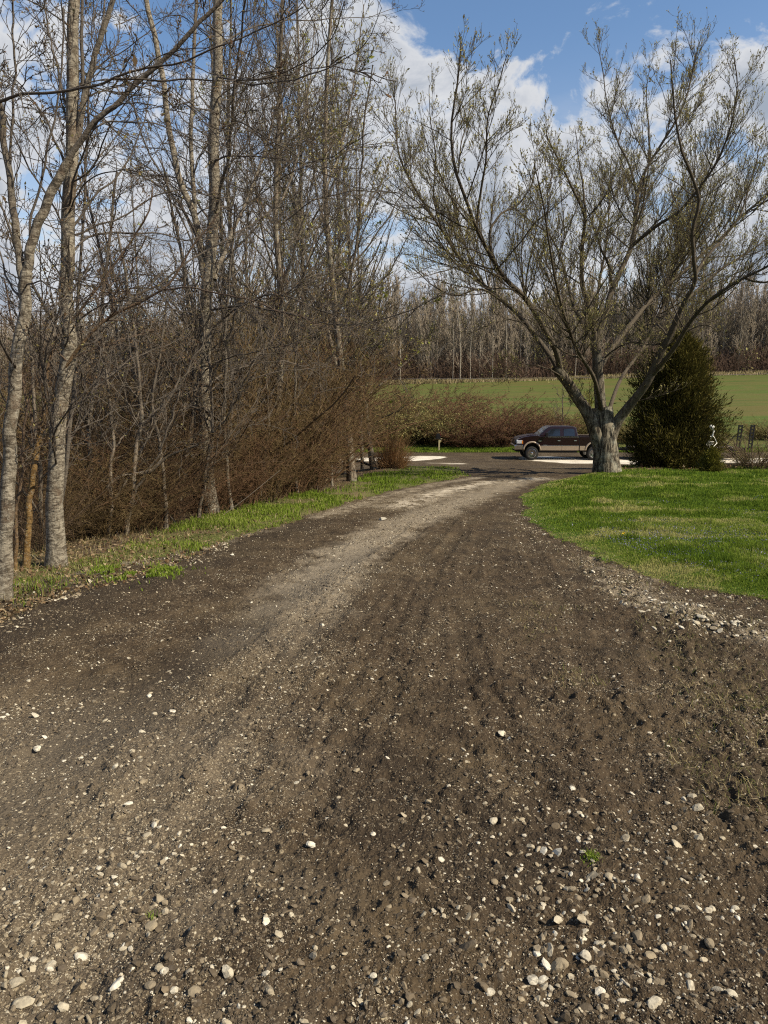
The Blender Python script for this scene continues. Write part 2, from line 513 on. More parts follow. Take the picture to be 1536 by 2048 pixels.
def simple(name, col, rough=0.5, metal=0.0, spec=0.5, coat=0.0, var=0.12, scale=6):
    m, t, p = mat(name, rough, spec)
    n = t.noise(coords(t), scale, 4, 0.6)
    t.link(t.mix(n, tuple(c * (1 - var) for c in col), tuple(min(1, c * (1 + var)) for c in col)), p.inputs['Base Color'])
    p.inputs['Metallic'].default_value = metal
    p.inputs['Coat Weight'].default_value = coat; p.inputs['Coat Roughness'].default_value = 0.05
    return m


M['maroon'] = simple('maroon_paint', (0.009, 0.0012, 0.002), 0.28, 0.0, 0.35, 0.35, 0.08)
M['tan_paint'] = simple('tan_paint', (0.30, 0.235, 0.17), 0.38, 0.3, 0.5, 0.6, 0.06)
M['glass'] = simple('dark_glass', (0.010, 0.012, 0.014), 0.04, 0.0, 0.8, 0.3, 0.05)
M['chrome'] = simple('chrome', (0.75, 0.75, 0.76), 0.14, 1.0, 0.5, 0, 0.04)
M['rubber'] = simple('tyre_rubber', (0.022, 0.021, 0.020), 0.85, 0, 0.2, 0, 0.2)
M['black'] = simple('black_paint', (0.008, 0.008, 0.009), 0.6, 0, 0.2, 0, 0.2)
M['lamp_glass'] = simple('lamp_glass', (0.62, 0.64, 0.66), 0.10, 0.3, 0.6, 0.5, 0.05)
M['amber'] = simple('amber_lens', (0.55, 0.17, 0.02), 0.2, 0, 0.5, 0.4, 0.05)
M['red_lens'] = simple('red_lens', (0.35, 0.015, 0.012), 0.2, 0, 0.5, 0.4, 0.05)
M['trailer_wood'] = simple('weathered_plank', (0.17, 0.14, 0.115), 0.9, 0, 0.2, 0, 0.35, 9)
M['bone'] = simple('white_plastic', (0.80, 0.77, 0.68), 0.6, 0, 0.3, 0, 0.06, 20)
M['bone_dark'] = simple('socket_dark', (0.06, 0.05, 0.035), 0.9, 0, 0.2, 0, 0.06, 20)
M['post_wood'] = simple('pale_post_wood', (0.36, 0.31, 0.18), 0.9, 0, 0.2, 0, 0.25, 18)
M['edge_strip'] = simple('dark_strip', (0.035, 0.027, 0.02), 0.95, 0, 0.1, 0, 0.4, 12)  # near black brown for the low strip at the lawn edge
M['wire'] = simple('cable', (0.10, 0.085, 0.075), 0.6, 0, 0.3, 0, 0.1)
M['yellow'] = simple('dandelion_yellow', (0.75, 0.52, 0.02), 0.8, 0, 0.1, 0, 0.1, 60)


def soil_mat():
    m, t, p = mat('dirt_and_gravel', 0.95, 0.12)
    g = geopos(t)
    grav = t.attr('grav'); dark = t.attr('dark'); pale = t.attr('pale')
    nb = t.noise(g, 0.9, 5, 0.6); nm = t.noise(g, 7, 5, 0.62); nf = t.noise(g, 60, 5, 0.65)
    soil = t.ramp(t.math('ADD', t.math('MULTIPLY', nm, 0.55), t.math('MULTIPLY', nf, 0.45)),
                  [(0.30, (0.022, 0.0150, 0.009)), (0.5, (0.055, 0.0385, 0.0235)), (0.70, (0.104, 0.076, 0.047))])
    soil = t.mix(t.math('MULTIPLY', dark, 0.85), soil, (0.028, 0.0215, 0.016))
    warm = t.sstep(nb, 0.42, 0.66)
    soil = t.mix(t.math('MULTIPLY', warm, 0.35), soil, (0.100, 0.073, 0.041))
    nd_ = t.noise(g, 2.6, 4, 0.62, 0.6)
    soil = t.mix(t.math('MULTIPLY', t.sstep(nd_, 0.50, 0.64), 0.55), soil, (0.030, 0.0215, 0.0145))
    # fine gravel grains in the surface
    col = soil
    for sc_, thr, amt in ((150, 0.42, 0.9), (70, 0.40, 0.95), (34, 0.34, 1.0)):
        vn = t.node('ShaderNodeTexVoronoi', feature='F1'); t.link(g, vn.inputs['Vector'])
        vn.inputs['Scale'].default_value = sc_
        sp = t.node('ShaderNodeSeparateColor'); t.link(vn.outputs['Color'], sp.inputs[0])
        here = t.math('LESS_THAN', sp.outputs[0], t.math('ADD', t.math('MULTIPLY', grav, 0.62), 0.05))
        inside = t.math('SUBTRACT', 1.0, t.sstep(vn.outputs['Distance'], thr * 0.7, thr))
        k = t.math('MULTIPLY', t.math('MULTIPLY', here, inside), amt)
        gc = t.ramp(sp.outputs[1], [(0.0, (0.080, 0.060, 0.037)), (0.55, (0.165, 0.128, 0.080)), (0.85, (0.29, 0.24, 0.16)), (1.0, (0.50, 0.45, 0.34))])
        col = t.mix(k, col, gc)
    col = t.mix(t.math('MULTIPLY', pale, t.math('ADD', 0.45, t.math('MULTIPLY', nf, 0.7)), clamp=True), col, (0.42, 0.355, 0.265))
    col = t.mix(t.math('MULTIPLY', t.attr('slab'), t.math('ADD', 0.55, t.math('MULTIPLY', nf, 0.6)), clamp=True), col, (0.68, 0.62, 0.52))
    t.link(col, p.inputs['Base Color'])
    v2 = t.vor(g, 95); hh = t.math('ADD', t.math('MULTIPLY', nf, 1.0), t.math('MULTIPLY', v2, -0.6))
    hh = t.math('ADD', hh, t.math('MULTIPLY', t.vor(g, 38), -0.7))
    bump(t, p, hh, 0.85, 0.012)
    return m


def turf_mat(name, a, b, c, scale=1.0, stripes=False):
    m, t, p = mat(name, 0.95, 0.08)
    g = geopos(t)
    n1 = t.noise(g, 0.5 * scale, 5, 0.6); n2 = t.noise(g, 9 * scale, 5, 0.65)
    col = t.mix(t.sstep(n2, 0.3, 0.7), a, b)
    col = t.mix(t.math('MULTIPLY', t.sstep(n1, 0.48, 0.66), 0.75), col, c)
    if stripes:
        s = t.mapping(g, (0.012, 0.16, 0.0)); n3 = t.noise(s, 1.0, 5, 0.6)
        col = t.mix(t.math('MULTIPLY', t.sstep(n3, 0.42, 0.62), 0.75), col, (0.105, 0.085, 0.030))
        n4 = t.noise(t.mapping(g, (0.02, 0.45, 0.0)), 1.0, 3, 0.6)
        col = t.mix(t.math('MULTIPLY', t.sstep(n4, 0.5, 0.64), 0.5), col, (0.040, 0.075, 0.016))
    bedm = t.attr('bed')
    col = t.mix(bedm, col, t.mix(t.sstep(n2, 0.35, 0.65), (0.10, 0.065, 0.042), (0.22, 0.165, 0.115)))
    t.link(col, p.inputs['Base Color'])
    bump(t, p, n2, 0.7, 0.05)
    return m


M['soil'] = soil_mat()
M['turf'] = turf_mat('lawn_turf', (0.030, 0.060, 0.010), (0.062, 0.115, 0.018), (0.085, 0.105, 0.03), 1.6)
M['floor'] = turf_mat('leafy_floor', (0.045, 0.032, 0.020), (0.125, 0.09, 0.06), (0.065, 0.065, 0.022), 2.0)
M['verge'] = turf_mat('verge_turf', (0.045, 0.06, 0.014), (0.12, 0.115, 0.042), (0.15, 0.11, 0.065), 2.0)
M['field'] = turf_mat('field_turf', (0.058, 0.080, 0.017), (0.084, 0.106, 0.025), (0.100, 0.086, 0.030), 0.3, True)

# ------------------------------------------------------------------ GROUND
ys = [-2.5]
while ys[-1] < 54.0:
    y = ys[-1]
    ys.append(y + (0.06 if y < 1.2 else float(np.clip(0.0046 * y, 0.009, 0.25))))
ys = np.array(ys); NU = 900
us = np.linspace(-1, 1, NU)
Yg = np.repeat(ys[:, None], NU, 1)
HW = 1.9 + 0.76 * np.maximum(ys, 0)
Xg = us[None, :] * HW[:, None]
Zg = H(Xg, Yg)
# features of the drive in ground coordinates
L_pale = gline([(60, 2030), (200, 1780), (330, 1560), (480, 1350), (600, 1210), (700, 1110), (800, 1050), (930, 1000), (1030, 965)])
L_dk1 = gline([(60, 1590), (180, 1480), (330, 1370), (440, 1290), (560, 1205), (640, 1150), (720, 1100)])
L_dk2 = gline([(300, 1590), (400, 1460), (500, 1370), (590, 1290)])
L_rub = gline([(1185, 1125), (1262, 1180), (1350, 1225), (1440, 1250), (1536, 1275)])
L_top = gline([(800, 1012), (880, 985), (980, 965), (1080, 958)])
L_edge = gline([(640, 1035), (760, 995), (880, 967), (960, 955)])
L_rib = gline([(600, 1190), (680, 1150), (760, 1115), (850, 1080)])
L_trk = [gline(q) for q in (
    [(600, 1640), (690, 1450), (745, 1330), (790, 1210), (845, 1110), (905, 1035)],
    [(655, 1640), (735, 1460), (792, 1330), (832, 1210), (880, 1115), (935, 1040)],
    [(905, 1560), (925, 1420), (905, 1290), (884, 1190), (895, 1110), (945, 1035)],
    [(1085, 1640), (1045, 1530), (985, 1430), (940, 1310), (925, 1200), (945, 1110), (985, 1040)],
    [(1290, 1640), (1235, 1480), (1185, 1340), (1140, 1240), (1090, 1150), (1045, 1070)],
    [(1400, 1560), (1350, 1400), (1322, 1290), (1340, 1215)],
    [(420, 1640), (520, 1450), (600, 1320), (680, 1210), (760, 1120), (850, 1050)])]


def drive_masks(x, y):
    dpale = pdist(x, y, L_pale); dk1 = pdist(x, y, L_dk1); dk2 = pdist(x, y, L_dk2)
    n = fbm(x * 1.7, y * 1.7, 3, 4)
    n2 = fbm(x * 4.0, y * 4.0, 31, 4)
    g = 0.80 * (1 - sst(dpale + (n - 0.5) * 0.7, 0.18, 0.62))
    bl = sst(-x + (n - 0.5) * 0.8, 0.15, 0.9) * (1 - sst(y, 3.2, 4.4))              # gravelly lower left
    g = np.maximum(g, 0.75 * bl)
    g = np.maximum(g, 0.95 * (1 - sst(pdist(x, y, L_top) + (n - .5), 0.35, 0.95)))
    g = np.maximum(g, 1.0 * (1 - sst(pdist(x, y, L_edge) + (n2 - .5) * .4, 0.1, 0.35)))
    rub = (1 - sst(pdist(x, y, L_rub) + (n2 - 0.5) * 0.6, 0.10, 0.42))
    g = np.maximum(g, rub)
    g = np.maximum(g, 0.45 * sst(n2, 0.55, 0.7))
    d = np.maximum(0.9 * (1 - sst(dk1 + (n2 - .5) * .4, 0.10, 0.40)), 0.5 * (1 - sst(dk2 + (n2 - .5) * .3, 0.04, 0.20)))
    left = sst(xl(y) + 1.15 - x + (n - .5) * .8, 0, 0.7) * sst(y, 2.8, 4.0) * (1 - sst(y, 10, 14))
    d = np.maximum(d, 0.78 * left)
    d = np.maximum(d, 0.55 * sst(n, 0.6, 0.75))
    g = g * (1 - 0.85 * d)
    return g, d, rub


grav, dark, rub = drive_masks(Xg, Yg)
isdrive = (Xg > xl(Yg)) & (Xg < xr(Yg)) & (Yg < 36)
lawnm = Xg >= xr(Yg)
# rough edge of soil: jitter the region borders
ej = (fbm(Xg * 7, Yg * 7, 77, 3) - 0.5) * 0.30 + (fbm(Xg * 1.2, Yg * 1.2, 78, 2) - 0.5) * 0.3
sR = Xg - xr(Yg) + ej; sL = xl(Yg) - Xg + ej * 0.9; sT = xt(Yg) - Xg + ej * 2
sL = np.where(Yg < 9.5, sL - 0.55 * (1 - sst(Yg, 7.0, 9.5)), sL)
onroad = (Yg > 36.5 + ej * 2) & (Yg < 51.3 + ej * 1.5)
rel = np.zeros_like(Xg)
near = 1 - sst(Yg, 9, 22)
rel += (fbm(Xg * 16, Yg * 16, 41, 3) - 0.5) * 0.030
rel += (fbm(Xg * 48, Yg * 48, 42, 3, 0.65) - 0.5) * 0.024 * (1 - sst(Yg, 6, 14))
rel += (fbm(Xg * 2.2, Yg * 2.2, 43, 3) - 0.5) * 0.070
cl = fbm(Xg * 26, Yg * 26, 45, 2)
rel += sst(cl, 0.6, 0.85) * 0.016 * sst(fbm(Xg * 1.4, Yg * 1.4, 46, 2), 0.42, 0.6)
smooth = np.clip(1 - sst(pdist(Xg, Yg, L_dk1), 0.10, 0.18) + 0.0, 0, 1)
rel *= (1 - 0.45 * smooth)
rel -= 0.014 * (1 - sst(pdist(Xg, Yg, L_dk1) + (fbm(Xg * 4, Yg * 4, 31, 4) - .5) * .2, 0.04, 0.24)) + 0.010 * (1 - sst(pdist(Xg, Yg, L_dk2), 0.05, 0.15))
rel += 0.010 * np.exp(-((pdist(Xg, Yg, L_dk1) - 0.27) / 0.07) ** 2) * sst(fbm(Xg * 3, Yg * 3, 33, 3), .4, .6)
trk = np.zeros_like(Xg)
for k, Lt in enumerate(L_trk):
    wn = fbm(Xg * 3, Yg * 3, 91 + k, 3)
    dd = pdist(Xg, Yg, Lt) + (wn - .5) * .06
    on = sst(fbm(Xg * 0.9, Yg * 0.9, 190 + k, 2), 0.30, 0.55)
    band = (1 - sst(dd, 0.07, 0.13)) * on
    trk = np.maximum(trk, band)
    rel += band * (-0.010 + 0.006 * np.sin((Xg * 0.45 + Yg * 0.9) * 2 * np.pi / 0.085) * sst(wn, .3, .5)) + 0.008 * np.exp(-((dd - 0.15) / 0.04) ** 2) * on
drb = pdist(Xg, Yg, L_rib)
rel += 0.013 * np.sin((Xg * 0.75 - Yg * 0.66) * 0 + (Xg * 0.66 + Yg * 0.75) * 2 * np.pi / 0.13) * (1 - sst(drb, 0.1, 0.28))
rel += rub * (fbm(Xg * 12, Yg * 12, 49, 3) - 0.35) * 0.07
roadish = sst(Yg, 30, 37)
Zg = Zg + rel * np.where(isdrive, 1.0, 0.35) * (1 - 0.8 * roadish)
sod = 1 - sst(np.minimum(pdist(Xg, Yg, gline([(1340, 1230), (1430, 1370), (1520, 1540), (1580, 1700)])), pdist(Xg, Yg, gline([(1020, 1370), (1120, 1400), (1260, 1420)])) + .12) + (fbm(Xg * 5, Yg * 5, 57, 3) - .5) * .5, 0.12, 0.45)
Zg = Zg + isdrive * sod * (sst(fbm(Xg * 13, Yg * 13, 58, 3), .45, .75) * 0.032 + (fbm(Xg * 34, Yg * 34, 59, 3) - .5) * .03)
dark = np.maximum(dark, 0.6 * sod * isdrive * sst(fbm(Xg * 11, Yg * 11, 60, 3), .4, .6))
# colour masks of the road: pale concrete like patches
Lw1 = gline([(700, 921), (760, 919), (830, 917), (862, 915)]); Lw2 = gline([(1085, 917), (1150, 921), (1220, 922), (1275, 924)]); Lw3 = gline([(1440, 921), (1500, 921), (1600, 921)])
Lw4 = gline([(860, 926), (920, 927.5)])
pale = np.zeros_like(Xg)
rn = (fbm(Xg * .5, Yg * .5, 61, 3) - .5)
for Lw, wy in ((Lw1, 1.25), (Lw2, 1.9), (Lw3, 1.9)):
    pale = np.maximum(pale, 1 - sst(pdist(Xg, Yg, Lw) + rn * 1.6, wy * 0.75, wy))
pale = np.maximum(pale, .6 * (1 - sst(pdist(Xg, Yg, Lw4) + rn, .1, .5)))
pale = pale * (Yg > 36)
pn = fbm(Xg * 5, Yg * 5, 65, 4)
slab = sst(pale, .3, .9) * (0.45 + 0.5 * sst(fbm(Xg * 1.5, Yg * 3, 67, 4), .3, .6))
slab = np.maximum(slab, 0.38 * (1 - sst(pdist(Xg, Yg, L_top) + (pn - .5) * 1.4, 0.05, 0.6)) * sst(pn, .45, .65) * (Yg < 30))
pale = np.maximum(pale, (0.92 * (1 - sst(pdist(Xg, Yg, L_top) + (pn - .5) * 1.2, 0.15, 0.85)) + 0.5 * (1 - sst(pdist(Xg, Yg, L_edge) + (pn - .5) * .5, 0.08, 0.4))) * sst(pn, .3, .6))
pale = np.maximum(pale, 0.42 * (1 - sst(pdist(Xg, Yg, L_pale) + (pn - .5) * .7, 0.15, 0.65)) * sst(Yg, 3.2, 8))
pale = np.maximum(pale, 0.16 * sst(-Xg + (pn - .5), 0.1, 1.0) * (1 - sst(Yg, 3.0, 4.6)))
pale = np.maximum(pale, 0.35 * rub * sst(pn, .4, .65))
vg = (1 - sst(np.abs(sL - 0.25 + (fbm(Xg * 2, Yg * 2, 66, 3) - .5)), 0.2, 0.55)) * (1 - sst(Yg, 9, 12))
grav = np.maximum(grav, vg); pale = np.maximum(pale, 0.55 * vg * sst(pn, .35, .6))
grav = np.where(Yg > 34, 0.12 + 0.35 * sst(fbm(Xg * .7, Yg * .7, 63, 3), .45, .7), grav)
dark = np.maximum(dark, 0.16 * trk)
dark = np.where(Yg > 34, 0.10 + 0.3 * sst(fbm(Xg * .15, Yg * .8, 64, 3), .45, .7), dark)
bed = (1 - sst(pdist(Xg, Yg, gline([(1275, 942), (1350, 941), (1440, 939)])) + ej, 0.5, 1.1)) * lawnm * (Yg < 30)
BEDF = lambda x, y: 1 - sst(pdist(x, y, gline([(1275, 942), (1350, 941), (1440, 939)])), 0.5, 1.0)

V = np.stack([Xg, Yg, Zg], -1).reshape(-1, 3)
nr = len(ys)
ii = (np.arange(nr - 1)[:, None] * NU + np.arange(NU - 1)[None, :])
Q = np.stack([ii, ii + 1, ii + NU + 1, ii + NU], -1)
reg = np.full(Xg.shape, 0)                         # 0 drive 1 lawn 2 verge 3 floor 4 road 5 road verge
reg[sR > 0] = 1
reg[(sL > 0)] = 2
reg[(sT > 0)] = 3
reg[(Yg > 30) & (reg == 0)] = 4
reg[(Yg > 36.5 + ej * 2)] = 4
reg[(Yg > 51.3 + ej * 1.5)] = 5
rq = reg[:-1, :-1]


def region(name, code, m, kinds='structure'):
    f = Q[rq == code].reshape(-1, 4)
    u, inv = np.unique(f, return_inverse=True)
    mb = MB()
    mb.add(V[u], inv.reshape(-1, 4), 0, grav=grav.reshape(-1)[u], dark=dark.reshape(-1)[u], pale=pale.reshape(-1)[u], slab=slab.reshape(-1)[u], bed=bed.reshape(-1)[u])
    return kind(mb.build(name, m), kinds)


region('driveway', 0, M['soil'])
region('lawn', 1, M['turf'])
region('verge', 2, M['verge'])
region('woodland_floor', 3, M['floor'])
region('road', 4, M['soil'])
region('roadside', 5, M['verge'])


def sheet(name, xs, yv, zf, m):
    X, Y = np.meshgrid(xs, yv)
    Z = zf(X, Y); n, k = X.shape
    i = (np.arange(n - 1)[:, None] * k + np.arange(k - 1)[None, :])
    q = np.stack([i, i + 1, i + k + 1, i + k], -1).reshape(-1, 4)
    mb = MB(); mb.add(np.stack([X, Y, Z], -1).reshape(-1, 3), q, 0, bed=0.0)
    return kind(mb.build(name, m), 'structure')


sheet('field', np.linspace(-120, 160, 180), np.linspace(53.9, 152, 120), lambda X, Y: H(X, Y) + (fbm(X * .3, Y * .3, 8, 3) - .5) * .25 * sst(Y, 55, 60), M['field'])


def base_z(X, Y):
    inside = (np.abs(X) < 1.9 + 0.76 * np.maximum(Y, 0) - 0.8) & (Y < 53) & (Y > -2)
    inf = (Y >= 53) & (Y < 151) & (X > -119) & (X < 159)
    return H(X, Y) - 0.01 - 0.35 * (inside | inf)


gy = np.concatenate([np.linspace(-60, -4, 30), np.linspace(-3.5, 60, 128), np.linspace(62, 150, 40), np.linspace(156, 900, 60)])
gx = np.concatenate([np.linspace(-600, -65, 40), np.linspace(-60, 60, 161), np.linspace(65, 600, 40)])
sheet('ground', gx, gy, base_z, M['floor'])

exec_later = []

# ------------------------------------------------------------------ TREES
def limbs_from(specs, Y, rng, n=26, wob=0.012):
    """specs: (list of (px, py, depth offset), r0, r1) -> arrays of polylines"""
    P = []; Rr = []
    for pts, r0, r1 in specs:
        a = np.array([at(p[0], p[1], Y + (p[2] if len(p) > 2 else 0.0)) for p in pts])
        L = np.linalg.norm(np.diff(a, axis=0), axis=1).sum()
        P.append(resample(a, n, rng, wob * min(1.0, L / 3)))
        Rr.append(r0 + (r1 - r0) * np.linspace(0, 1, n) ** 0.85)
    return np.array(P), np.array(Rr)


def build_tree(root, P, Rr, rng, lv, bark, bud, flare=0.0, S=10, extra=None, budsize=0.03, budper=3, jag=0.05, bare=None, twig_r=0.0012, leafmat2=None, leaf2=0):
    """trunk and limbs as one part, all finer branching and buds as the crown part"""
    org = np.array(root.location)
    mbt = MB(); R2 = Rr.copy()
    if flare:
        s = np.linspace(0, 1, P.shape[1])
        h = np.linalg.norm(P[0] - P[0, 0], axis=1)
        R2[0] = R2[0] * (1 + flare * np.exp(-h / 0.30))
    tubes(mbt, P[:1] - org, R2[:1], S + 6, jag=jag, seed=1)
    if len(P) > 1: tubes(mbt, P[1:] - org, R2[1:], S, jag=jag * 0.7, seed=2)
    mbt.build('trunk', bark, root)
    mbc = MB(); par, pr = P, Rr
    if bare is not None: par, pr = P[bare:], Rr[bare:]
    last = None
    for k, kw in enumerate(lv):
        C, CR, pi = spawn(par, pr, rng, **kw)
        CR = np.maximum(CR, twig_r)
        tubes(mbc, C - org, CR, 6 if k == 0 else (4 if k == 1 else 3))
        if k == 0:
            par, pr = C, CR
            if kw.get('n', 8) == P.shape[1]:
                pass
        else:
            par, pr = C, CR
        last = C
    if bud is not None and budper:
        pos, tn = along(last - org, rng, budper)
        leafquads(mbc, pos, rng, budsize, 1, 0.5, 0.25, tn)
        tip = last[:, -1] - org
        leafquads(mbc, tip, rng, budsize * 1.1, 1, 0.5, 0.3, nrm(last[:, -1] - last[:, -2]))
        if leaf2:
            k = rng.choice(len(pos), min(leaf2, len(pos)), replace=False)
            cl = pos[k]
            for _ in range(6):
                leafquads(mbc, cl + rng.normal(size=cl.shape) * 0.035, rng, budsize * 1.9, 2, 0.55)
    mats = [bark, bud if bud else bark] + ([leafmat2] if leafmat2 else [])
    mbc.build('crown', mats, root, smooth=False)
    return root


# ---- the big spreading maple on the lawn
rng = np.random.default_rng(21)
b = ground_hit(1212, 944); YM = b[1]
print('maple base', b)
T = thing('maple_tree', 'big spreading maple with rough grey bark and fresh buds on the lawn edge', 'tree', b - np.array([0, 0, 0.05]))
sp = [
    ([(1213, 952), (1212, 925), (1209, 890), (1207, 862), (1206, 840), (1204, 815)], 0.475, 0.35),
    ([(1207, 880), (1203, 830), (1198, 770), (1194, 720), (1190, 675)], 0.30, 0.25),                         # middle stem
    ([(1202, 895), (1182, 840, -.2), (1152, 790, -.3), (1128, 755, -.5), (1112, 735, -.6)], 0.34, 0.25),          # left limb
    ([(1216, 893), (1236, 842, -.1), (1268, 800, -.5), (1296, 762, -.9), (1318, 715, -1.2), (1340, 670, -1.5), (1358, 628, -1.7)], 0.26, 0.15),   # right limb
    # left limb splits
    ([(1118, 742, -.5), (1095, 705, -.2), (1062, 660, .2), (1035, 628, .5), (1002, 600, .9), (962, 566, 1.4), (917, 515, 1.9), (886, 465, 2.2), (836, 389, 2.6), (798, 310, 2.8), (790, 200, 3.0)], 0.15, 0.03),
    ([(1120, 745, -.5), (1112, 700, -1), (1092, 665, -1.4), (1072, 628, -1.8), (1045, 592, -2.2), (1012, 560, -2.6), (982, 510, -3.2), (952, 455, -3.6), (935, 404, -4.0), (910, 340, -4.2), (903, 250, -4.4), (916, 160, -4.6), (922, 95, -4.8)], 0.17, 0.03),
    ([(985, 515, -3.2), (980, 465, -3), (1000, 430, -2.6), (1040, 404, -2.2), (1063, 370, -2), (1070, 310, -1.8)], 0.07, 0.02),
    ([(952, 455, -3.6), (960, 395, -3.9), (972, 320, -4.3), (976, 240, -4.7), (1000, 160, -5.0), (1014, 110, -5.1)], 0.06, 0.015),
    ([(886, 465, 2.2), (868, 400, 2.0), (872, 320, 1.6), (860, 230, 1.4), (858, 170, 1.2)], 0.06, 0.015),
    ([(1002, 600, .9), (960, 578, .4), (912, 590, 0), (870, 575, -.3), (830, 540, -.6), (790, 520, -.8)], 0.06, 0.015),
    ([(1012, 560, -2.6), (985, 548, -3.2), (940, 530, -3.8), (880, 545, -4.3), (820, 560, -4.6)], 0.05, 0.012),
    ([(1050, 645, .3), (1010, 640, -.6), (965, 655, -1.2), (930, 668, -1.6), (905, 655, -1.8)], 0.035, 0.010),
    ([(1130, 757, -.5), (1095, 738, -1.2), (1050, 728, -1.8), (1010, 735, -2.2), (985, 748, -2.4)], 0.04, 0.010),
    # middle stem: three leaders
    ([(1192, 690), (1180, 672, .5), (1160, 640, 1.1), (1143, 600, 1.6), (1133, 560, 2.0), (1120, 510, 2.4), (1098, 470, 2.8), (1060, 440, 3.1), (1035, 420, 3.3)], 0.12, 0.03),
    ([(1192, 690), (1186, 650, -.2), (1176, 612, -.4), (1166, 575, -.6), (1163, 520, -.9), (1166, 470, -1.1), (1170, 434, -1.3), (1150, 389, -1.6), (1132, 350, -1.9), (1112, 310, -2.2), (1092, 270, -2.4)], 0.16, 0.025),
    ([(1172, 436, -1.3), (1168, 390, -1.0), (1160, 340, -.7), (1154, 290, -.4), (1150, 250, -.2)], 0.06, 0.015),
    ([(1192, 690), (1200, 660, .1), (1212, 625, .3), (1222, 585, .5), (1243, 540, .8), (1264, 492, 1.1), (1272, 430, 1.5), (1278, 374, 1.8), (1300, 325, 2.0), (1322, 290, 2.1), (1356, 235, 2.2), (1383, 160, 2.4), (1392, 105, 2.5)], 0.18, 0.025),
    ([(1225, 575, .5), (1218, 535, .1), (1200, 490, -.4), (1182, 440, -.8), (1165, 400, -1.2)], 0.08, 0.02),
    ([(1264, 492, 1.1), (1290, 470, .6), (1320, 448, .1), (1356, 425, -.4), (1392, 385, -.8), (1430, 330, -1.2), (1462, 250, -1.6), (1475, 160, -1.8), (1468, 110, -1.9)], 0.10, 0.02),
    ([(1275, 400, 1.7), (1262, 340, 2.1), (1235, 280, 2.5), (1213, 200, 2.9), (1200, 110, 3.2), (1194, 90, 3.3)], 0.07, 0.015),
    ([(1300, 325, 2.0), (1298, 260, 1.8), (1292, 190, 1.6), (1300, 130, 1.5)], 0.06, 0.014),
    ([(1196, 740), (1220, 700, .8), (1258, 655, 1.8), (1295, 606, 2.8), (1330, 575, 3.4), (1366, 545, 3.9), (1400, 512, 4.3), (1432, 485, 4.6), (1487, 429, 5.2), (1540, 385, 5.7), (1600, 310, 6.2)], 0.17, 0.03),
    # right limb splits
    ([(1358, 628, -1.7), (1370, 600, -1.9), (1390, 566, -2.2), (1388, 520, -2.5), (1385, 455, -2.9), (1398, 400, -3.2), (1382, 350, -3.4), (1366, 310, -3.6), (1350, 220, -3.9), (1340, 120, -4)], 0.11, 0.025),
    ([(1385, 560, -2.2), (1402, 530, -1.9), (1425, 500, -1.6), (1452, 470, -1.2), (1480, 430, -.9), (1500, 370, -.6), (1520, 290, -.3)], 0.08, 0.02),
    ([(1372, 600, -1.9), (1400, 575, -1.6), (1440, 540, -1.3), (1480, 515, -1), (1530, 480, -.7), (1590, 440, -.4)], 0.08, 0.02),
    ([(1300, 756, -.9), (1345, 700, -2.0), (1390, 632, -3.0), (1430, 592, -3.7), (1487, 556, -4.3), (1536, 532, -4.8), (1600, 490, -5.3), (1650, 420, -5.8)], 0.12, 0.03),
    ([(1487, 556, -4.3), (1530, 565, -4.6), (1580, 540, -5), (1640, 500, -5.4)], 0.05, 0.015),
    ([(1335, 675, -1.5), (1325, 658, -1.2), (1305, 648, -.8), (1275, 662, -.3), (1245, 690, .1), (1225, 715, .4)], 0.045, 0.012),
    ([(1322, 705, -1.3), (1365, 668, -1.9), (1412, 650, -2.5), (1455, 690, -3.0), (1475, 720, -3.2)], 0.035, 0.010),
    ([(1210, 715), (1228, 700, -.5), (1262, 685, -1.1), (1300, 690, -1.6)], 0.05, 0.02),
    # leaders towards and away from the viewer
    ([(1196, 700), (1190, 640, 2), (1200, 560, 3.6), (1215, 470, 4.8), (1220, 390, 5.6), (1222, 310, 6.2)], 0.13, 0.02),
    ([(1205, 830), (1190, 760, -1.5), (1150, 690, -3.0), (1120, 600, -4.2), (1100, 500, -5.2), (1085, 400, -6.0), (1070, 330, -6.5)], 0.13, 0.02),
    ([(1215, 830), (1240, 760, 1.5), (1290, 690, 3.2), (1330, 600, 4.6), (1370, 500, 5.6), (1410, 400, 6.4), (1440, 300, 7.0)], 0.12, 0.02),
]
P, Rr = limbs_from(sp, YM, rng, 26, 0.012)
Rr[1:] *= 0.65; Rr[1:4] *= np.interp(np.linspace(0, 1, 26), [0, .4, 1], [1.38, 1.05, 1.0])
build_tree(T, P, Rr, rng, [
    dict(spacing=0.175, lenf=0.42, n=10, ang=0.82, t0=0.28, up=0.26, grav=0.045, wob=0.09, rf=0.5, lmin=0.5, lmax=3.4, slim=0.008, taper_len=0.76),
    dict(spacing=0.125, lenf=0.48, n=6, ang=0.72, t0=0.15, up=0.36, grav=0.07, wob=0.10, rf=0.6, lmin=0.3, lmax=1.5, slim=0.007),
    dict(spacing=0.115, lenf=0.50, n=4, ang=0.6, t0=0.15, up=0.45, grav=0.08, wob=0.12, rf=0.7, lmin=0.12, lmax=0.55, slim=0.010),
], M['hero_bark'], M['bud'], flare=0.20, S=9, budsize=0.037, budper=3, jag=0.06, bare=2, twig_r=0.0033)

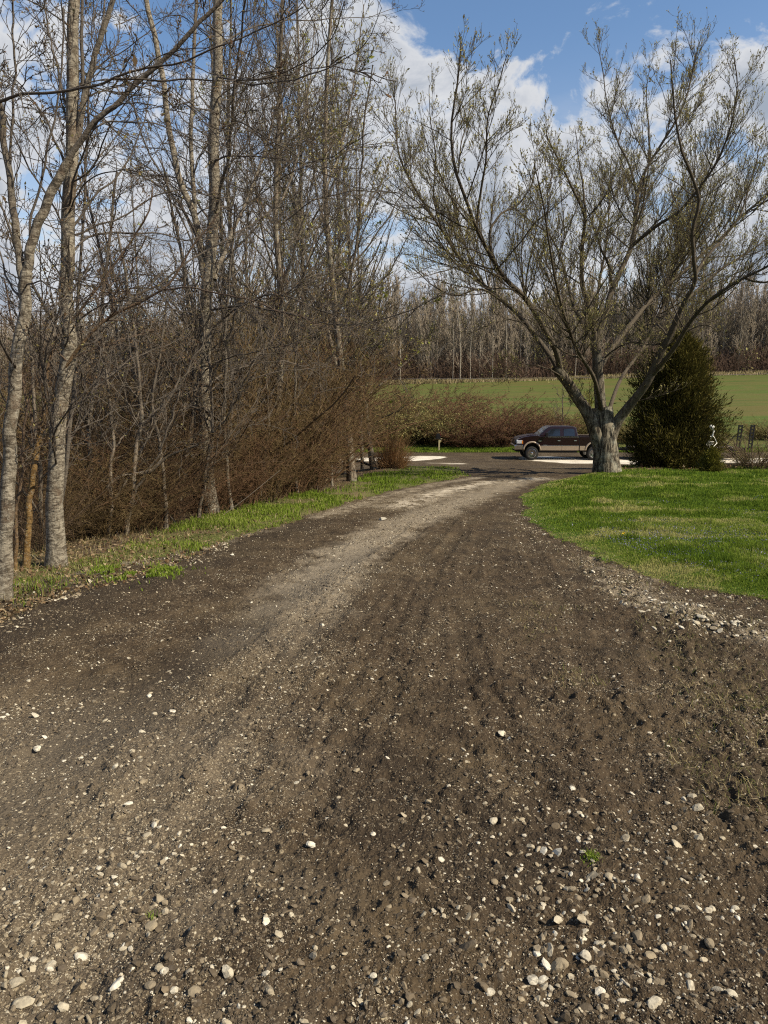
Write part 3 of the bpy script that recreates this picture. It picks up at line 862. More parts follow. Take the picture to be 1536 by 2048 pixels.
# ---- the pale trunks along the left verge
GR = 'pale barked trees along the left verge'
LV_NEAR = [
    dict(spacing=0.19, lenf=0.45, n=12, ang=0.85, t0=0.18, up=0.12, grav=-0.012, wob=0.15, rf=0.5, lmin=0.5, lmax=3.4, slim=0.006),
    dict(spacing=0.11, lenf=0.38, n=7, ang=0.70, t0=0.12, up=0.15, grav=0.02, wob=0.17, rf=0.6, lmin=0.15, lmax=0.85, slim=0.007),
    dict(spacing=0.10, lenf=0.38, n=4, ang=0.75, t0=0.15, up=0.15, grav=0.03, wob=0.20, rf=0.7, lmin=0.05, lmax=0.26, slim=0.012),
]


def near_tree(px, py, label, specs, seed, lv=LV_NEAR, bark='pale_bark', bud='bud_brown', flare=0.35, Y=None, name='verge_tree', group=GR, budper=2, budsize=0.018, twig_r=0.0024, wob=0.02, leaf2=0, thin=0.74):
    rng = np.random.default_rng(seed)
    b = ground_hit(px, py) if Y is None else np.array([*at(px, py, Y)[:2], 0])
    if Y is not None: b[2] = float(H(b[0], b[1]))
    T = thing(name, label, 'tree', b - np.array([0, 0, 0.05]), group)
    P, Rr = limbs_from(specs, b[1], rng, 26, wob)
    Rr = Rr * thin
    P[0, 0] = b - np.array([0, 0, 0.06])
    return build_tree(T, P, Rr, rng, lv, M[bark], M[bud], flare=flare, S=11, jag=0.06, budsize=budsize, budper=budper, twig_r=twig_r, leafmat2=M['leaf_young'], leaf2=leaf2)


near_tree(6, 1196, 'pale trunk nearest the left frame edge, forking into two leaning stems', [
    ([(6, 1200), (12, 1100), (17, 980), (25, 850), (34, 730), (45, 620), (50, 545)], 0.088, 0.062),
    ([(46, 560), (33, 470), (22, 370), (10, 280), (-8, 170), (-25, 40)], 0.045, 0.025),
    ([(50, 555), (66, 480), (95, 405), (120, 350), (140, 318)], 0.052, 0.045),
    ([(138, 320), (160, 285), (185, 252), (230, 205), (285, 150), (340, 108), (375, 72), (405, 40), (455, -10)], 0.030, 0.018),
    ([(52, 550), (60, 450), (82, 350), (105, 260), (120, 150), (128, 20)], 0.016, 0.008),
    ([(20, 330), (25, 240), (28, 150), (24, 40), (22, -30)], 0.014, 0.009),
    ([(180, 258, 0), (210, 246, .1), (255, 243, .2), (320, 250, .4), (390, 280, .6), (470, 300, .8)], 0.010, 0.004),
    ([(188, 250, 0), (215, 222, -.2), (250, 208, -.3), (310, 212, -.5), (380, 228, -.6)], 0.009, 0.004),
    ([(-40, 205, -1.6), (30, 195, -1.7), (110, 184, -1.8), (180, 172, -1.9), (235, 155, -2.0), (300, 142, -2.0), (400, 112, -2.1), (520, 62, -2.1), (600, 10, -2.2)], 0.013, 0.004),
    ([(230, 157, -2.0), (300, 160, -2.0), (400, 160, -2.0), (520, 155, -2.1), (600, 130, -2.2), (660, 80, -2.3), (690, 0, -2.4)], 0.007, 0.003),
    ([(34, 740), (10, 700, -.3), (-20, 640, -.5)], 0.02, 0.01),
    ([(48, 580, 0), (80, 560, -.4), (130, 590, -.8), (180, 600, -1.1), (260, 610, -1.4)], 0.009, 0.003),
    ([(45, 600), (15, 560, .2), (0, 500, .3), (-20, 440, .4)], 0.014, 0.006),
], 31)
near_tree(112, 1134, 'straight pale trunk behind a thin white stem, second from the left edge', [
    ([(112, 1136), (108, 1060), (110, 960), (118, 860), (128, 760), (134, 650), (133, 540), (136, 440), (142, 330), (146, 220), (149, 100), (151, 0), (152, -120)], 0.125, 0.065),
    ([(143, 310), (158, 260), (170, 190), (190, 110), (215, 35), (240, -50)], 0.045, 0.030),
    ([(166, 215), (166, 150), (163, 80), (164, -20)], 0.026, 0.018),
    ([(142, 512), (160, 488, .2), (185, 472, .3), (225, 464, .4), (290, 466, .6), (380, 478, .9), (450, 470, 1.1)], 0.018, 0.005),
    ([(130, 330), (110, 280), (85, 230), (50, 180), (20, 150)], 0.018, 0.006),
    ([(140, 240), (120, 160, .3), (100, 80, .5), (85, -10, .7)], 0.02, 0.008),
    ([(146, 280), (175, 180, 1), (200, 60, 1.8), (215, -60, 2.4)], 0.03, 0.012),
    ([(136, 430), (160, 380, -.3), (200, 345, -.5), (260, 340, -.7), (330, 360, -.9)], 0.012, 0.004),
    ([(130, 700), (150, 650, -.5), (200, 610, -1), (270, 600, -1.4), (340, 620, -1.8)], 0.012, 0.004),
], 32)
near_tree(124, 1122, 'thin white stem hugging the second pale trunk', [
    ([(124, 1122), (114, 1075), (118, 1030), (126, 980), (134, 920), (138, 840), (146, 760), (152, 660), (160, 560), (166, 440), (175, 300), (180, 120)], 0.036, 0.012),
    ([(136, 900), (150, 860, .2), (165, 800, .4), (175, 740, .5)], 0.010, 0.004),
], 33, flare=0.3)
near_tree(52, 1136, 'small bent tree with mossy orange stem near the left edge', [
    ([(52, 1138), (56, 1070), (61, 990), (70, 920), (80, 868)], 0.046, 0.040),
    ([(80, 870), (93, 790), (98, 730), (118, 670), (160, 622), (200, 570), (245, 505), (290, 440), (310, 380)], 0.026, 0.010),
    ([(80, 868), (108, 790), (140, 728), (165, 690), (220, 632), (285, 598), (325, 578), (360, 530), (395, 480), (430, 430)], 0.032, 0.010),
    ([(325, 578), (380, 576, -.2), (440, 588, -.4), (500, 600, -.6), (560, 625, -.8)], 0.014, 0.005),
    ([(74, 900), (55, 800), (42, 740), (33, 690), (24, 640), (12, 590), (5, 560)], 0.020, 0.010),
    ([(225, 630), (226, 605), (232, 585), (245, 565)], 0.010, 0.005),
], 34, bark='moss_bark', name='bent_tree')
near_tree(30, 1140, 'short orange stem beside the bent mossy tree', [
    ([(30, 1142), (32, 1080), (36, 1010), (46, 930), (50, 860), (62, 780)], 0.026, 0.014),
], 35, bark='moss_bark', name='bent_tree')
near_tree(332, 1060, 'dark sapling with crooked branches between the pale trunks', [
    ([(332, 1060), (330, 980), (322, 900), (308, 840), (308, 780), (318, 720), (324, 680), (332, 600)], 0.046, 0.018),
    ([(312, 850), (285, 805, .1), (255, 770, .2), (235, 735, .3), (200, 708, .4), (170, 660, .5)], 0.022, 0.008),
    ([(322, 900), (345, 850, -.2), (372, 800, -.3), (400, 770, -.4)], 0.014, 0.006),
    ([(325, 915), (300, 940, -.5), (262, 948, -.8), (244, 950, -1)], 0.026, 0.012),
    ([(325, 915), (355, 895, -.4), (410, 885, -.8)], 0.018, 0.006),
], 36, bark='dark_bark', name='sapling')
near_tree(422, 1026, 'tallest pale trunk with twin leaning stems, middle of the left verge', [
    ([(422, 1030), (416, 960), (412, 880), (410, 800), (410, 720), (411, 640), (416, 560), (422, 480), (426, 390), (430, 300), (432, 180), (436, 60), (440, -60)], 0.175, 0.095),
    ([(410, 560), (398, 480), (385, 420), (362, 370), (345, 300), (335, 220), (322, 140), (305, 60), (285, -30)], 0.085, 0.055),
    ([(404, 500), (388, 420, .4), (386, 330, .6), (386, 230, .8), (388, 120, 1), (392, 0, 1.2), (394, -60, 1.3)], 0.06, 0.035),
    ([(430, 560), (450, 500, .5), (478, 440, 1), (505, 370, 1.4), (530, 300, 1.8), (560, 200, 2.3), (580, 80, 2.8)], 0.05, 0.02),
    ([(428, 440), (445, 360, -.4), (460, 270, -.8), (470, 170, -1.2), (485, 60, -1.5), (500, -40, -1.9)], 0.04, 0.016),
    ([(425, 660, 0), (470, 620, -.8), (520, 596, -1.4), (565, 590, -1.9), (640, 622, -2.5), (720, 650, -3.0), (800, 672, -3.5)], 0.026, 0.005),
    ([(420, 620, 0), (470, 612, -.6), (540, 620, -1.2), (620, 640, -1.8), (700, 650, -2.4), (760, 640, -2.9), (830, 615, -3.4), (880, 590, -3.8)], 0.028, 0.006),
    ([(424, 320, 0), (480, 310, -1), (560, 320, -1.9), (630, 325, -2.6), (690, 300, -3.2), (740, 260, -3.6)], 0.024, 0.005),
    ([(430, 200, 0), (470, 240, -1), (540, 280, -1.8), (620, 330, -2.6), (700, 370, -3.4), (790, 390, -4)], 0.02, 0.004),
    ([(410, 740, 0), (450, 720, -1), (520, 700, -2), (600, 680, -2.8), (660, 650, -3.4)], 0.018, 0.004),
    ([(432, 150, 0), (500, 170, -1), (580, 160, -2), (670, 130, -2.9), (740, 70, -3.6), (760, 20, -4)], 0.022, 0.005),
    ([(434, 90, 0), (520, 50, .7), (620, 40, 1.5), (720, 35, 2.2), (800, 12, 2.7)], 0.022, 0.005),
    ([(400, 690, 0), (392, 640, -.1), (388, 560, -.2), (384, 470, -.2)], 0.022, 0.012),
], 37)
near_tree(548, 992, 'broken pale trunk standing in the brush', [
    ([(548, 994), (549, 950), (552, 900), (556, 830), (560, 740), (562, 640), (556, 520), (552, 400), (556, 280), (562, 140), (566, 0)], 0.125, 0.045),
    ([(560, 700), (590, 620, .4), (610, 540, .8), (640, 440, 1.2), (655, 340, 1.5)], 0.04, 0.015),
    ([(556, 560), (530, 480, -.3), (515, 390, -.6), (500, 300, -.9), (490, 190, -1.1)], 0.035, 0.012),
    ([(554, 420), (585, 350, .5), (605, 260, 1), (620, 150, 1.4), (630, 30, 1.8)], 0.03, 0.012),
    ([(560, 820), (585, 810, -.3), (610, 800, -.5), (640, 770, -.7)], 0.02, 0.006),
    ([(556, 330), (530, 240, .3), (520, 130, .6), (505, 20, .9)], 0.025, 0.01),
], 38, bark='dark_bark')
LV_MID = [
    dict(spacing=0.26, lenf=0.30, n=9, ang=0.62, t0=0.2, up=0.28, grav=0.03, wob=0.13, rf=0.5, lmin=0.6, lmax=2.8, slim=0.008),
    dict(spacing=0.17, lenf=0.42, n=6, ang=0.62, t0=0.12, up=0.25, grav=0.04, wob=0.15, rf=0.6, lmin=0.25, lmax=1.1, slim=0.007),
    dict(spacing=0.15, lenf=0.40, n=4, ang=0.65, t0=0.1, up=0.2, grav=0.04, wob=0.18, rf=0.7, lmin=0.1, lmax=0.4, slim=0.012),
]
near_tree(704, 962, 'slender grey trunk at the far end of the thicket, right of the broken one', [
    ([(704, 964), (700, 900), (694, 830), (686, 760), (676, 670), (664, 560), (654, 450), (650, 340), (652, 220), (658, 100), (664, -20)], 0.16, 0.05),
    ([(690, 790), (665, 700, .6), (640, 610, 1.1), (612, 510, 1.6), (590, 400, 2), (572, 290, 2.4), (560, 160, 2.8), (552, 30, 3.1)], 0.09, 0.03),
    ([(672, 640), (700, 560, -.5), (716, 460, -.9), (722, 350, -1.3), (730, 240, -1.7), (744, 130, -2)], 0.06, 0.02),
    ([(655, 470), (635, 390, .5), (622, 290, 1), (612, 180, 1.4), (606, 60, 1.8)], 0.05, 0.018),
    ([(652, 380), (680, 300, 1), (700, 210, 1.7), (716, 110, 2.2), (728, 10, 2.6)], 0.05, 0.018),
    ([(660, 530), (690, 480, 1), (730, 420, 1.8), (770, 350, 2.4), (790, 290, 2.8)], 0.045, 0.012),
    ([(690, 780), (720, 720, -.8), (750, 690, -1.4), (790, 670, -2)], 0.03, 0.008),
], 39, lv=LV_MID, bark='dark_bark', budsize=0.05, budper=3, twig_r=0.0045, bud='bud', leaf2=25)
near_tree(748, 940, 'small leaning tree with spreading limbs at the thicket end beside the grass', [
    ([(748, 942), (742, 905), (736, 870), (733, 830), (728, 790)], 0.15, 0.12),
    ([(728, 795), (728, 750, -.3), (738, 700, -.6), (752, 665, -.8), (760, 600, -1), (770, 530, -1.2)], 0.08, 0.02),
    ([(730, 800), (752, 775, .5), (785, 750, 1), (825, 715, 1.5), (860, 680, 2), (880, 640, 2.4)], 0.06, 0.015),
    ([(730, 820), (705, 780, .3), (690, 720, .6), (680, 660, .9), (676, 600, 1.1)], 0.06, 0.015),
    ([(735, 860), (765, 835, -.4), (800, 820, -.8), (830, 800, -1.2)], 0.045, 0.012),
    ([(745, 700, -.6), (790, 660, -.8), (830, 620, -1), (860, 590, -1.2)], 0.04, 0.01),
], 40, lv=LV_MID, bark='dark_bark', budsize=0.05, budper=3, twig_r=0.005, bud='bud', leaf2=40, Y=27.0)


def auto_tree(name, label, group, base, height, rng, lean=0.05, r0=0.12, nl=9, lv=LV_MID, bark='dark_bark', bud='bud_brown', budsize=0.045, budper=2, twig_r=0.003, spread=0.30, low=0.3, leaf2=0):
    """a straight forest tree with ascending limbs"""
    T = thing(name, label, 'tree', base, group)
    n = 26; b = np.array(base, float)
    tip = b + np.array([rng.normal() * lean * height, rng.normal() * lean * height, height])
    mid = (b + tip) / 2 + np.array([rng.normal() * 0.03 * height, rng.normal() * 0.03 * height, 0])
    P = [resample(np.array([b - [0, 0, .1], mid, tip]), n, rng, 0.03)]; Rr = [np.linspace(r0, 0.015, n)]
    for k in range(nl):
        t = rng.uniform(low, 0.85); i = int(t * (n - 1)); s = P[0][i]
        a = rng.uniform(0, 6.283); L = height * spread * (1.15 - t) * rng.uniform(0.8, 1.3)
        dirv = np.array([math.cos(a), math.sin(a), rng.uniform(0.7, 1.6)]); dirv /= np.linalg.norm(dirv)
        e = s + dirv * L * 0.5; e2 = e + (dirv + np.array([0, 0, 0.5])) * L * 0.5
        P.append(resample(np.array([s, e, e2]), n, rng, 0.03)); Rr.append(np.linspace(Rr[0][i] * 0.6, 0.010, n))
    return build_tree(T, np.array(P), np.array(Rr), rng, lv, M[bark], M[bud], flare=0.3, S=7, budsize=budsize, budper=budper, twig_r=twig_r, leafmat2=M['leaf_young'], leaf2=leaf2)


LV_BG = [
    dict(spacing=0.30, lenf=0.28, n=8, ang=0.62, t0=0.15, up=0.30, grav=0.04, wob=0.12, rf=0.5, lmin=0.6, lmax=2.6, slim=0.007),
    dict(spacing=0.23, lenf=0.45, n=5, ang=0.6, t0=0.1, up=0.25, grav=0.05, wob=0.15, rf=0.6, lmin=0.25, lmax=1.1, slim=0.007),
    dict(spacing=0.24, lenf=0.45, n=3, ang=0.6, t0=0.1, up=0.2, grav=0.05, wob=0.18, rf=0.7, lmin=0.1, lmax=0.45, slim=0.012),
]
rng = np.random.default_rng(52)
protoA = None
SPOTS = [(470, 24, 1.0), (525, 21, .92), (575, 27, 1.0), (618, 23, 1.03), (655, 29, 1.08), (690, 27, .95), (300, 24, .66), (200, 32, .62), (510, 34, 1.0), (725, 33, .95), (640, 37, 1.1), (20, 38, .6)]
PROTO = []
for k in range(3):
    b = np.array([at(SPOTS[k][0], 900, SPOTS[k][1])[0], SPOTS[k][1], 0.0]); b[2] = float(H(b[0], b[1])) - 0.05
    PROTO.append(auto_tree('slender_tree', 'slender bare tree crowded among others behind the left thicket', 'slender trees crowded behind the left thicket', b, 15.5, rng, 0.025, 0.095, 13, LV_BG, 'dark_bark' if k != 1 else 'pale_bark', 'bud', 0.036, 1, 0.0036, 0.30, 0.24, leaf2=40))
for k, (px, Y, s) in enumerate(SPOTS[3:]):
    x = at(px, 900, Y)[0]
    copy_thing(PROTO[k % 3], (x, Y, float(H(x, Y)) - 0.05), rng.uniform(0, 6.28), (s, s, s))

rng = np.random.default_rng(57)
LV_SAP = [
    dict(spacing=0.16, lenf=0.40, n=9, ang=0.8, t0=0.2, up=0.15, grav=0.0, wob=0.2, rf=0.5, lmin=0.3, lmax=1.8, slim=0.008),
    dict(spacing=0.13, lenf=0.4, n=5, ang=0.75, t0=0.15, up=0.1, grav=0.0, wob=0.2, rf=0.6, lmin=0.15, lmax=0.6, slim=0.009),
    dict(spacing=0.12, lenf=0.4, n=3, ang=0.75, t0=0.15, up=0.1, grav=0.0, wob=0.2, rf=0.7, lmin=0.05, lmax=0.25, slim=0.012),
]
SPR = []
LSP = ['thin crooked dark sapling rising out of the left thicket', 'thin crooked pale sapling rising out of the left thicket']
for k, (px, Y, hgt) in enumerate([(240, 10.0, 4.2), (480, 14.3, 5.0), (205, 9.9, 0.8), (300, 12.2, 1.0), (390, 11.9, 0.9), (455, 13.0, 1.05), (515, 14.6, 0.9), (590, 16.2, 1.0), (632, 17.3, .85), (665, 18.5, .9), (75, 9.0, .85), (160, 10.6, 1.05), (350, 12.6, 1.2), (430, 14.2, 1.3), (575, 17.5, 1.25), (270, 13.0, 1.25)]):
    x = at(px, 900, Y)[0]; b = np.array([x, Y, float(H(x, Y)) - 0.03])
    if k < 2:
        SPR.append(auto_tree('sapling', LSP[k], 'saplings in the left thicket', b, hgt, rng, 0.08, 0.035, 5, LV_SAP, ['dark_bark', 'pale_bark'][k], 'bud_brown', 0.022, 1, 0.0028, 0.35, 0.12))
    else:
        copy_thing(SPR[k % 2], b, rng.uniform(0, 6.28), hgt)

# ------------------------------------------------------------------ SHRUBS
def shrub_proto(name, label, cat, group, rng, h, w, ncane, bark, bud, loc=(0, 0, 0), arch=0.5, r=0.006, sp2=0.16, twigr=0.0018, budper=2, budsize=0.02, grow=0.0, third=True, lean=1.0, n=12):
    T = thing(name, label, cat, loc, group)
    a = rng.uniform(0, 6.283, ncane); q = np.sqrt(rng.uniform(0, 1, ncane)) * w * 0.45
    P = np.zeros((ncane, n, 3)); P[:, 0, 0] = np.cos(a) * q; P[:, 0, 1] = np.sin(a) * q; P[:, 0, 2] = -0.05
    a2 = a + rng.normal(size=ncane) * 0.9
    d = np.stack([np.cos(a2) * 0.35 * lean, np.sin(a2) * 0.35 * lean, np.ones(ncane)], 1); d = nrm(d + rng.normal(size=d.shape) * 0.15)
    L = h * rng.uniform(0.55, 1.25, ncane); st = (L / (n - 1))[:, None]
    out = np.stack([np.cos(a2), np.sin(a2), np.zeros(ncane)], 1)
    for j in range(1, n):
        d = d + out * arch * 0.09 * lean + rng.normal(size=d.shape) * 0.09
        d[:, 2] -= arch * 0.10 * (j / n) * 1.6
        d = nrm(d); P[:, j] = P[:, j - 1] + d * st
    P[:, :, 2] = np.maximum(P[:, :, 2], -0.05)
    Rr = (r * np.exp(rng.normal(size=ncane) * 0.45) * np.where(rng.uniform(0, 1, ncane) < 0.10, 2.4, 1.0))[:, None] * np.linspace(1, 0.35, n)[None]
    mb = MB(); tubes(mb, P, Rr, 4)
    C, CR, pi = spawn(P, Rr, rng, sp2, 0.26, 6, ang=0.8, t0=0.12, up=0.1, grav=-0.01, wob=0.18, rf=0.6, lmin=0.12, lmax=0.8, slim=0.006)
    CR = np.maximum(CR, twigr); tubes(mb, C, CR, 3); last = C
    if third:
        C2, CR2, pi = spawn(C, CR, rng, 0.15, 0.4, 4, ang=0.8, t0=0.15, wob=0.2, rf=0.7, lmin=0.05, lmax=0.3, slim=0.01)
        CR2 = np.maximum(CR2, twigr * 0.85); tubes(mb, C2, CR2, 3); last = C2
    stems = mb.build('stems', [M[bark]], T, smooth=False)
    if budper:
        mb = MB(); pos, tn = along(last, rng, budper); leafquads(mb, pos, rng, budsize, 0, 0.5)
        mb.build('leaf_buds', [M[bud]], T, smooth=False)
    return T


rng = np.random.default_rng(61)
GT = 'tangled thicket shrubs along the left verge'
LT = ['tangled reddish brown thicket shrub among the left verge trunks', 'tangled dull brown thicket shrub among the left verge trunks', 'tangled olive brown thicket shrub among the left verge trunks']
def gz(px, Y, dz=-0.04):
    x = at(px, 900, Y)[0]; return (x, Y, float(H(x, Y)) + dz)
TH = [(255, 10.8, 0.55), (180, 12.6, 0.75), (350, 14.0, 0.75), (480, 15.4, 0.75), (590, 17.0, 0.9), (622, 18.6, 0.9), (650, 21.0, 0.8),
      (40, 9.8, 0.5), (80, 11.8, 0.75), (280, 14.5, 1.1), (400, 15.5, 1.2), (500, 17.5, 1.25), (560, 19.5, 1.3), (620, 21.5, 1.3),
      (20, 13.5, 1.2), (160, 16.0, 1.3), (300, 19.0, 1.3), (430, 21.0, 1.35), (625, 24.5, 1.15), (540, 25, 1.4), (668, 25.5, .9),
      (80, 21, 1.4), (220, 24, 1.4), (350, 27, 1.5), (480, 29, 1.5), (590, 30, 1.5), (650, 30.5, 1.1)]
TH += [(215, 10.2, .45), (300, 11.6, .5), (385, 12.7, .5), (450, 13.6, .55), (505, 14.6, .6), (555, 15.6, .62), (600, 16.7, .68), (635, 17.8, .7), (660, 19.0, .7), (150, 9.9, .42), (55, 8.9, .36),
       (470, 16.2, .95), (530, 16.6, 1.0), (575, 18.0, 1.0), (245, 11.8, .7), (325, 13.2, .75)]
TH = [(p - 0.45 * max(0, p - 520), y, q) for p, y, q in TH]
TP = []
for k in range(3):
    px, Y, s = TH[k]
    T = shrub_proto('thicket_shrub', LT[k], 'shrub', GT, rng, [3.0, 4.4, 3.7][k], [2.3, 1.9, 2.2][k], [105, 66, 90][k], ['cane_rust', 'cane', 'cane_gold'][k], 'bud_brown', gz(px, Y), arch=[0.6, 0.22, 0.42][k], r=[0.008, 0.011, 0.009][k], sp2=[0.15, 0.18, 0.15][k], twigr=0.0032, budper=1, budsize=0.022)
    T.scale = (s, s, s); TP.append(T)
for k, (px, Y, s) in enumerate(TH[3:]):
    j = (k * 2 + k // 3) % 3 if px < 480 else [2, 0, 2, 1][k % 4]
    copy_thing(TP[j], gz(px, Y), rng.uniform(0, 6.28), (s, s, s * rng.uniform(0.8, 1.15) * (1.0 if Y < 13 else (1.2 if px > 440 else 0.72))), LT[j])

T = thing('rust_grass_clump', 'clump of tall rust coloured dry grass at the thicket end', 'grass clump', gz(785, 27.2))
mb = MB(); n_ = 1500; a_ = rng.uniform(0, 6.283, n_); q_ = rng.uniform(0, 1, n_) ** 0.8 * 0.50; ln_ = rng.uniform(0.35, 1.45, n_) * (1.05 - 0.9 * q_) * (1 + .25 * np.sin(a_ * 3))
p0_ = np.stack([np.cos(a_) * q_, np.sin(a_) * q_, np.full(n_, -.05)], 1); o_ = np.stack([np.cos(a_), np.sin(a_), np.zeros(n_)], 1) * (q_ * 0.7 + rng.uniform(0, .2, n_))[:, None] + rng.normal(size=(n_, 3)) * 0.13
P_ = np.stack([p0_ + o_ * t ** 2 + np.array([0, 0, 1]) * (ln_ * t)[:, None] for t in np.linspace(0, 1, 5)], 1)
tubes(mb, P_, np.linspace(0.006, 0.002, 5)[None].repeat(n_, 0), 3, tint=rng.uniform(0, 1, n_)); mb.build('blades', [M['rust_grass']], T, smooth=False)
# brush beside it and the bushes over the road
def bush(px, Y, s, label, src): return copy_thing(src, gz(px, Y), rng.uniform(0, 6.28), s, label, None)
B1 = shrub_proto('roadside_bush', 'rusty red bush left of the pickup, biggest of the bushes over the road', 'bush', None, rng, 4.4, 4.2, 230, 'cane_red', 'bud_brown', gz(985, 56), arch=0.75, r=0.014, sp2=0.25, twigr=0.006, budper=2, budsize=0.06)
B2 = shrub_proto('roadside_bush', 'olive brown bush behind the black mailbox', 'bush', None, rng, 3.8, 3.8, 220, 'cane_olive', 'bud', gz(890, 56.5), arch=0.8, r=0.014, sp2=0.25, twigr=0.006, budper=3, budsize=0.07)
B3 = shrub_proto('roadside_bush', 'low dark red bush just behind the pickup cab', 'bush', None, rng, 3.0, 3.0, 220, 'cane_red', 'bud_brown', gz(1078, 57), arch=0.9, r=0.013, sp2=0.22, twigr=0.006, budper=1, budsize=0.06)
bush(935, 55.2, (0.8, 0.8, 0.5), 'low tangled red brown bush between mailbox and pickup, in front of the taller ones', B1)
bush(1030, 57.5, (0.8, 0.8, 0.68), 'red brown bush just above the pickup bonnet', B1)
bush(835, 58, (0.9, 0.9, 0.8), 'brown green bush left of the mailbox', B2)
bush(780, 56, (1.1, 1.1, 1.0), 'olive bush seen past the end of the left thicket', B2)
bush(720, 58, (1.3, 1.3, 1.2), 'olive bush half hidden behind the small leaning tree', B2)
bush(860, 62, (1.2, 1.2, 1.15), 'rust coloured bush rising behind the mailbox bushes', B1)
bush(1150, 60, (.85, .85, .8), 'olive bush behind the pickup bed', B2)
bush(1255, 58, (.7, .7, .62), 'small olive bush seen between the maple trunk and the cedar', B2)
bush(640, 56, (1.4, 1.4, 1.2), 'red brown bush behind the left thicket across the road', B1)
bush(1530, 60, (.7, .7, .5), 'low olive bush at the field edge by the right frame edge', B2)
S_ = shrub_proto('bare_shrub', 'leafless twiggy shrub at the right frame edge', 'shrub', None, rng, 1.75, 0.8, 85, 'cane_grey', 'bud', gz(1510, 26.5), arch=0.45, r=0.009, sp2=0.13, twigr=0.0028, budper=2, budsize=0.03, lean=1.5)
auto_tree('field_sapling', 'thin bare sapling above the pickup bed', None, gz(1128, 58), 6.0, rng, 0.03, 0.06, 10, LV_BG, 'dark_bark', 'bud', 0.06, 2, 0.006, 0.3, 0.15)
auto_tree('field_sapling', 'young sapling with bright yellow green leaves behind the maple trunk', None, gz(1172, 57), 4.9, rng, 0.02, 0.05, 12, LV_BG, 'cane_olive', 'leaf_young', 0.10, 3, 0.005, 0.26, 0.15)

# ---- cedar and globe shrub
def conifer(root, rng, h, prof_r, nb, per, size, matn, upl, aspect=0.16, fuzz=0.10):
    mb = MB()
    z = h * rng.uniform(0.0, 1, nb) ** 1.15
    a = rng.uniform(0, 6.283, nb); rad = prof_r(z / h, a) * np.sqrt(rng.uniform(0.30, 1.0, nb)) * (1 + 0.12 * rng.normal(size=nb))
    tip = np.stack([np.cos(a) * rad, np.sin(a) * rad, z], 1)
    base = np.stack([np.cos(a) * rad * 0.15, np.sin(a) * rad * 0.15, np.maximum(z - rad * upl, 0.02)], 1)
    P = np.stack([base * (1 - t) + tip * t + np.array([0, 0, 1]) * (-0.06 * math.sin(t * 3.1) * h * 0.2) for t in np.linspace(0, 1, 5)], 1)
    tubes(mb, P, np.linspace(0.010, 0.003, 5)[None].repeat(nb, 0), 3, 0)
    pi = np.repeat(np.arange(nb), per); t = rng.uniform(0.45, 1.04, len(pi))[:, None]
    pos = base[pi] * (1 - t) + tip[pi] * t + rng.normal(size=(len(pi), 3)) * fuzz
    d = nrm(tip[pi] - base[pi] + np.array([0, 0, 0.25]))
    tint = np.clip(0.15 + 0.6 * rng.uniform(0, 1, nb)[pi] * rng.uniform(0.4, 1, len(pi)) + 0.1 * rng.normal(size=len(pi)), 0, 1)
    leafquads(mb, pos, rng, size, 1, aspect, 0.15, d, tint, 0.3)
    mb.build('crown', [M['dark_bark'], M[matn]], root, smooth=False)
    mt = MB(); tubes(mt, resample(np.array([[0, 0, -0.1], [0.02, 0, h * 0.5], [0, 0.02, h * 0.93]]), 12), np.linspace(0.10 * h / 4.7, 0.01, 12)[None], 8)
    mt.build('trunk', M['dark_bark'], root)


b = np.array(gz(1345, 27.4, 0))
T = thing('cedar_tree', 'dense dark olive cedar to the right of the maple trunk', 'tree', b, None)
def cedar_prof(u, a):
    base = np.interp(u, [0, 0.06, 0.2, 0.5, 0.7, 0.85, 0.95, 1.0], [1.15, 1.5, 1.66, 1.58, 1.32, 0.95, 0.5, 0.12])
    return base * (1 + 0.22 * np.sin(a * 3 + u * 9) * (0.3 + u) + 0.17 * np.sin(a * 7 + u * 31))
conifer(T, rng, 4.85, cedar_prof, 2300, 46, 0.15, 'cedar', 0.75)
b = ground_hit(1421, 943)
T = thing('globe_shrub', 'small rounded golden green conifer in front of the cedar', 'shrub', b, None)
conifer(T, rng, 0.80, lambda u, a: np.interp(u, [0, 0.15, 0.45, 0.75, 1.0], [0.36, 0.45, 0.42, 0.25, 0.04]) * (1 + .06 * np.sin(a * 5)), 420, 40, 0.045, 'globe', 0.6, 0.3, 0.03)

# ------------------------------------------------------------------ FAR WOODS beyond the field
rng = np.random.default_rng(71)


def wood_variant(rng, h, nbr=16, tw=6):
    n = 8
    P0 = resample(np.array([[0, 0, -0.5], [rng.normal() * .4, rng.normal() * .4, h * .5], [rng.normal() * .7, rng.normal() * .7, h]]), n)[None]
    R0 = np.linspace(0.10, 0.03, n)[None]
    C, CR, _ = spawn(P0, R0, rng, h / nbr * 0.32, 0.24, 5, ang=0.55, t0=0.10, up=0.45, grav=0.05, wob=0.12, rf=0.5, lmin=1.2, lmax=5.0, slim=0.012)
    CR = np.maximum(CR, 0.030)
    C2, CR2, _ = spawn(C, CR, rng, 0.42, 0.45, 4, ang=0.6, t0=0.1, up=0.30, grav=0.05, wob=0.14, rf=0.6, lmin=0.5, lmax=2.2, slim=0.012)
    CR2 = np.maximum(CR2, 0.036)
    mb = MB(); tubes(mb, P0, R0, 5); tubes(mb, C, CR, 3); tubes(mb, C2, CR2, 3)
    return np.concatenate(mb.v), np.concatenate(mb.f4), np.concatenate([v for _, v in mb.a['rad']])


VAR = [wood_variant(rng, rng.uniform(17, 22)) for _ in range(7)]


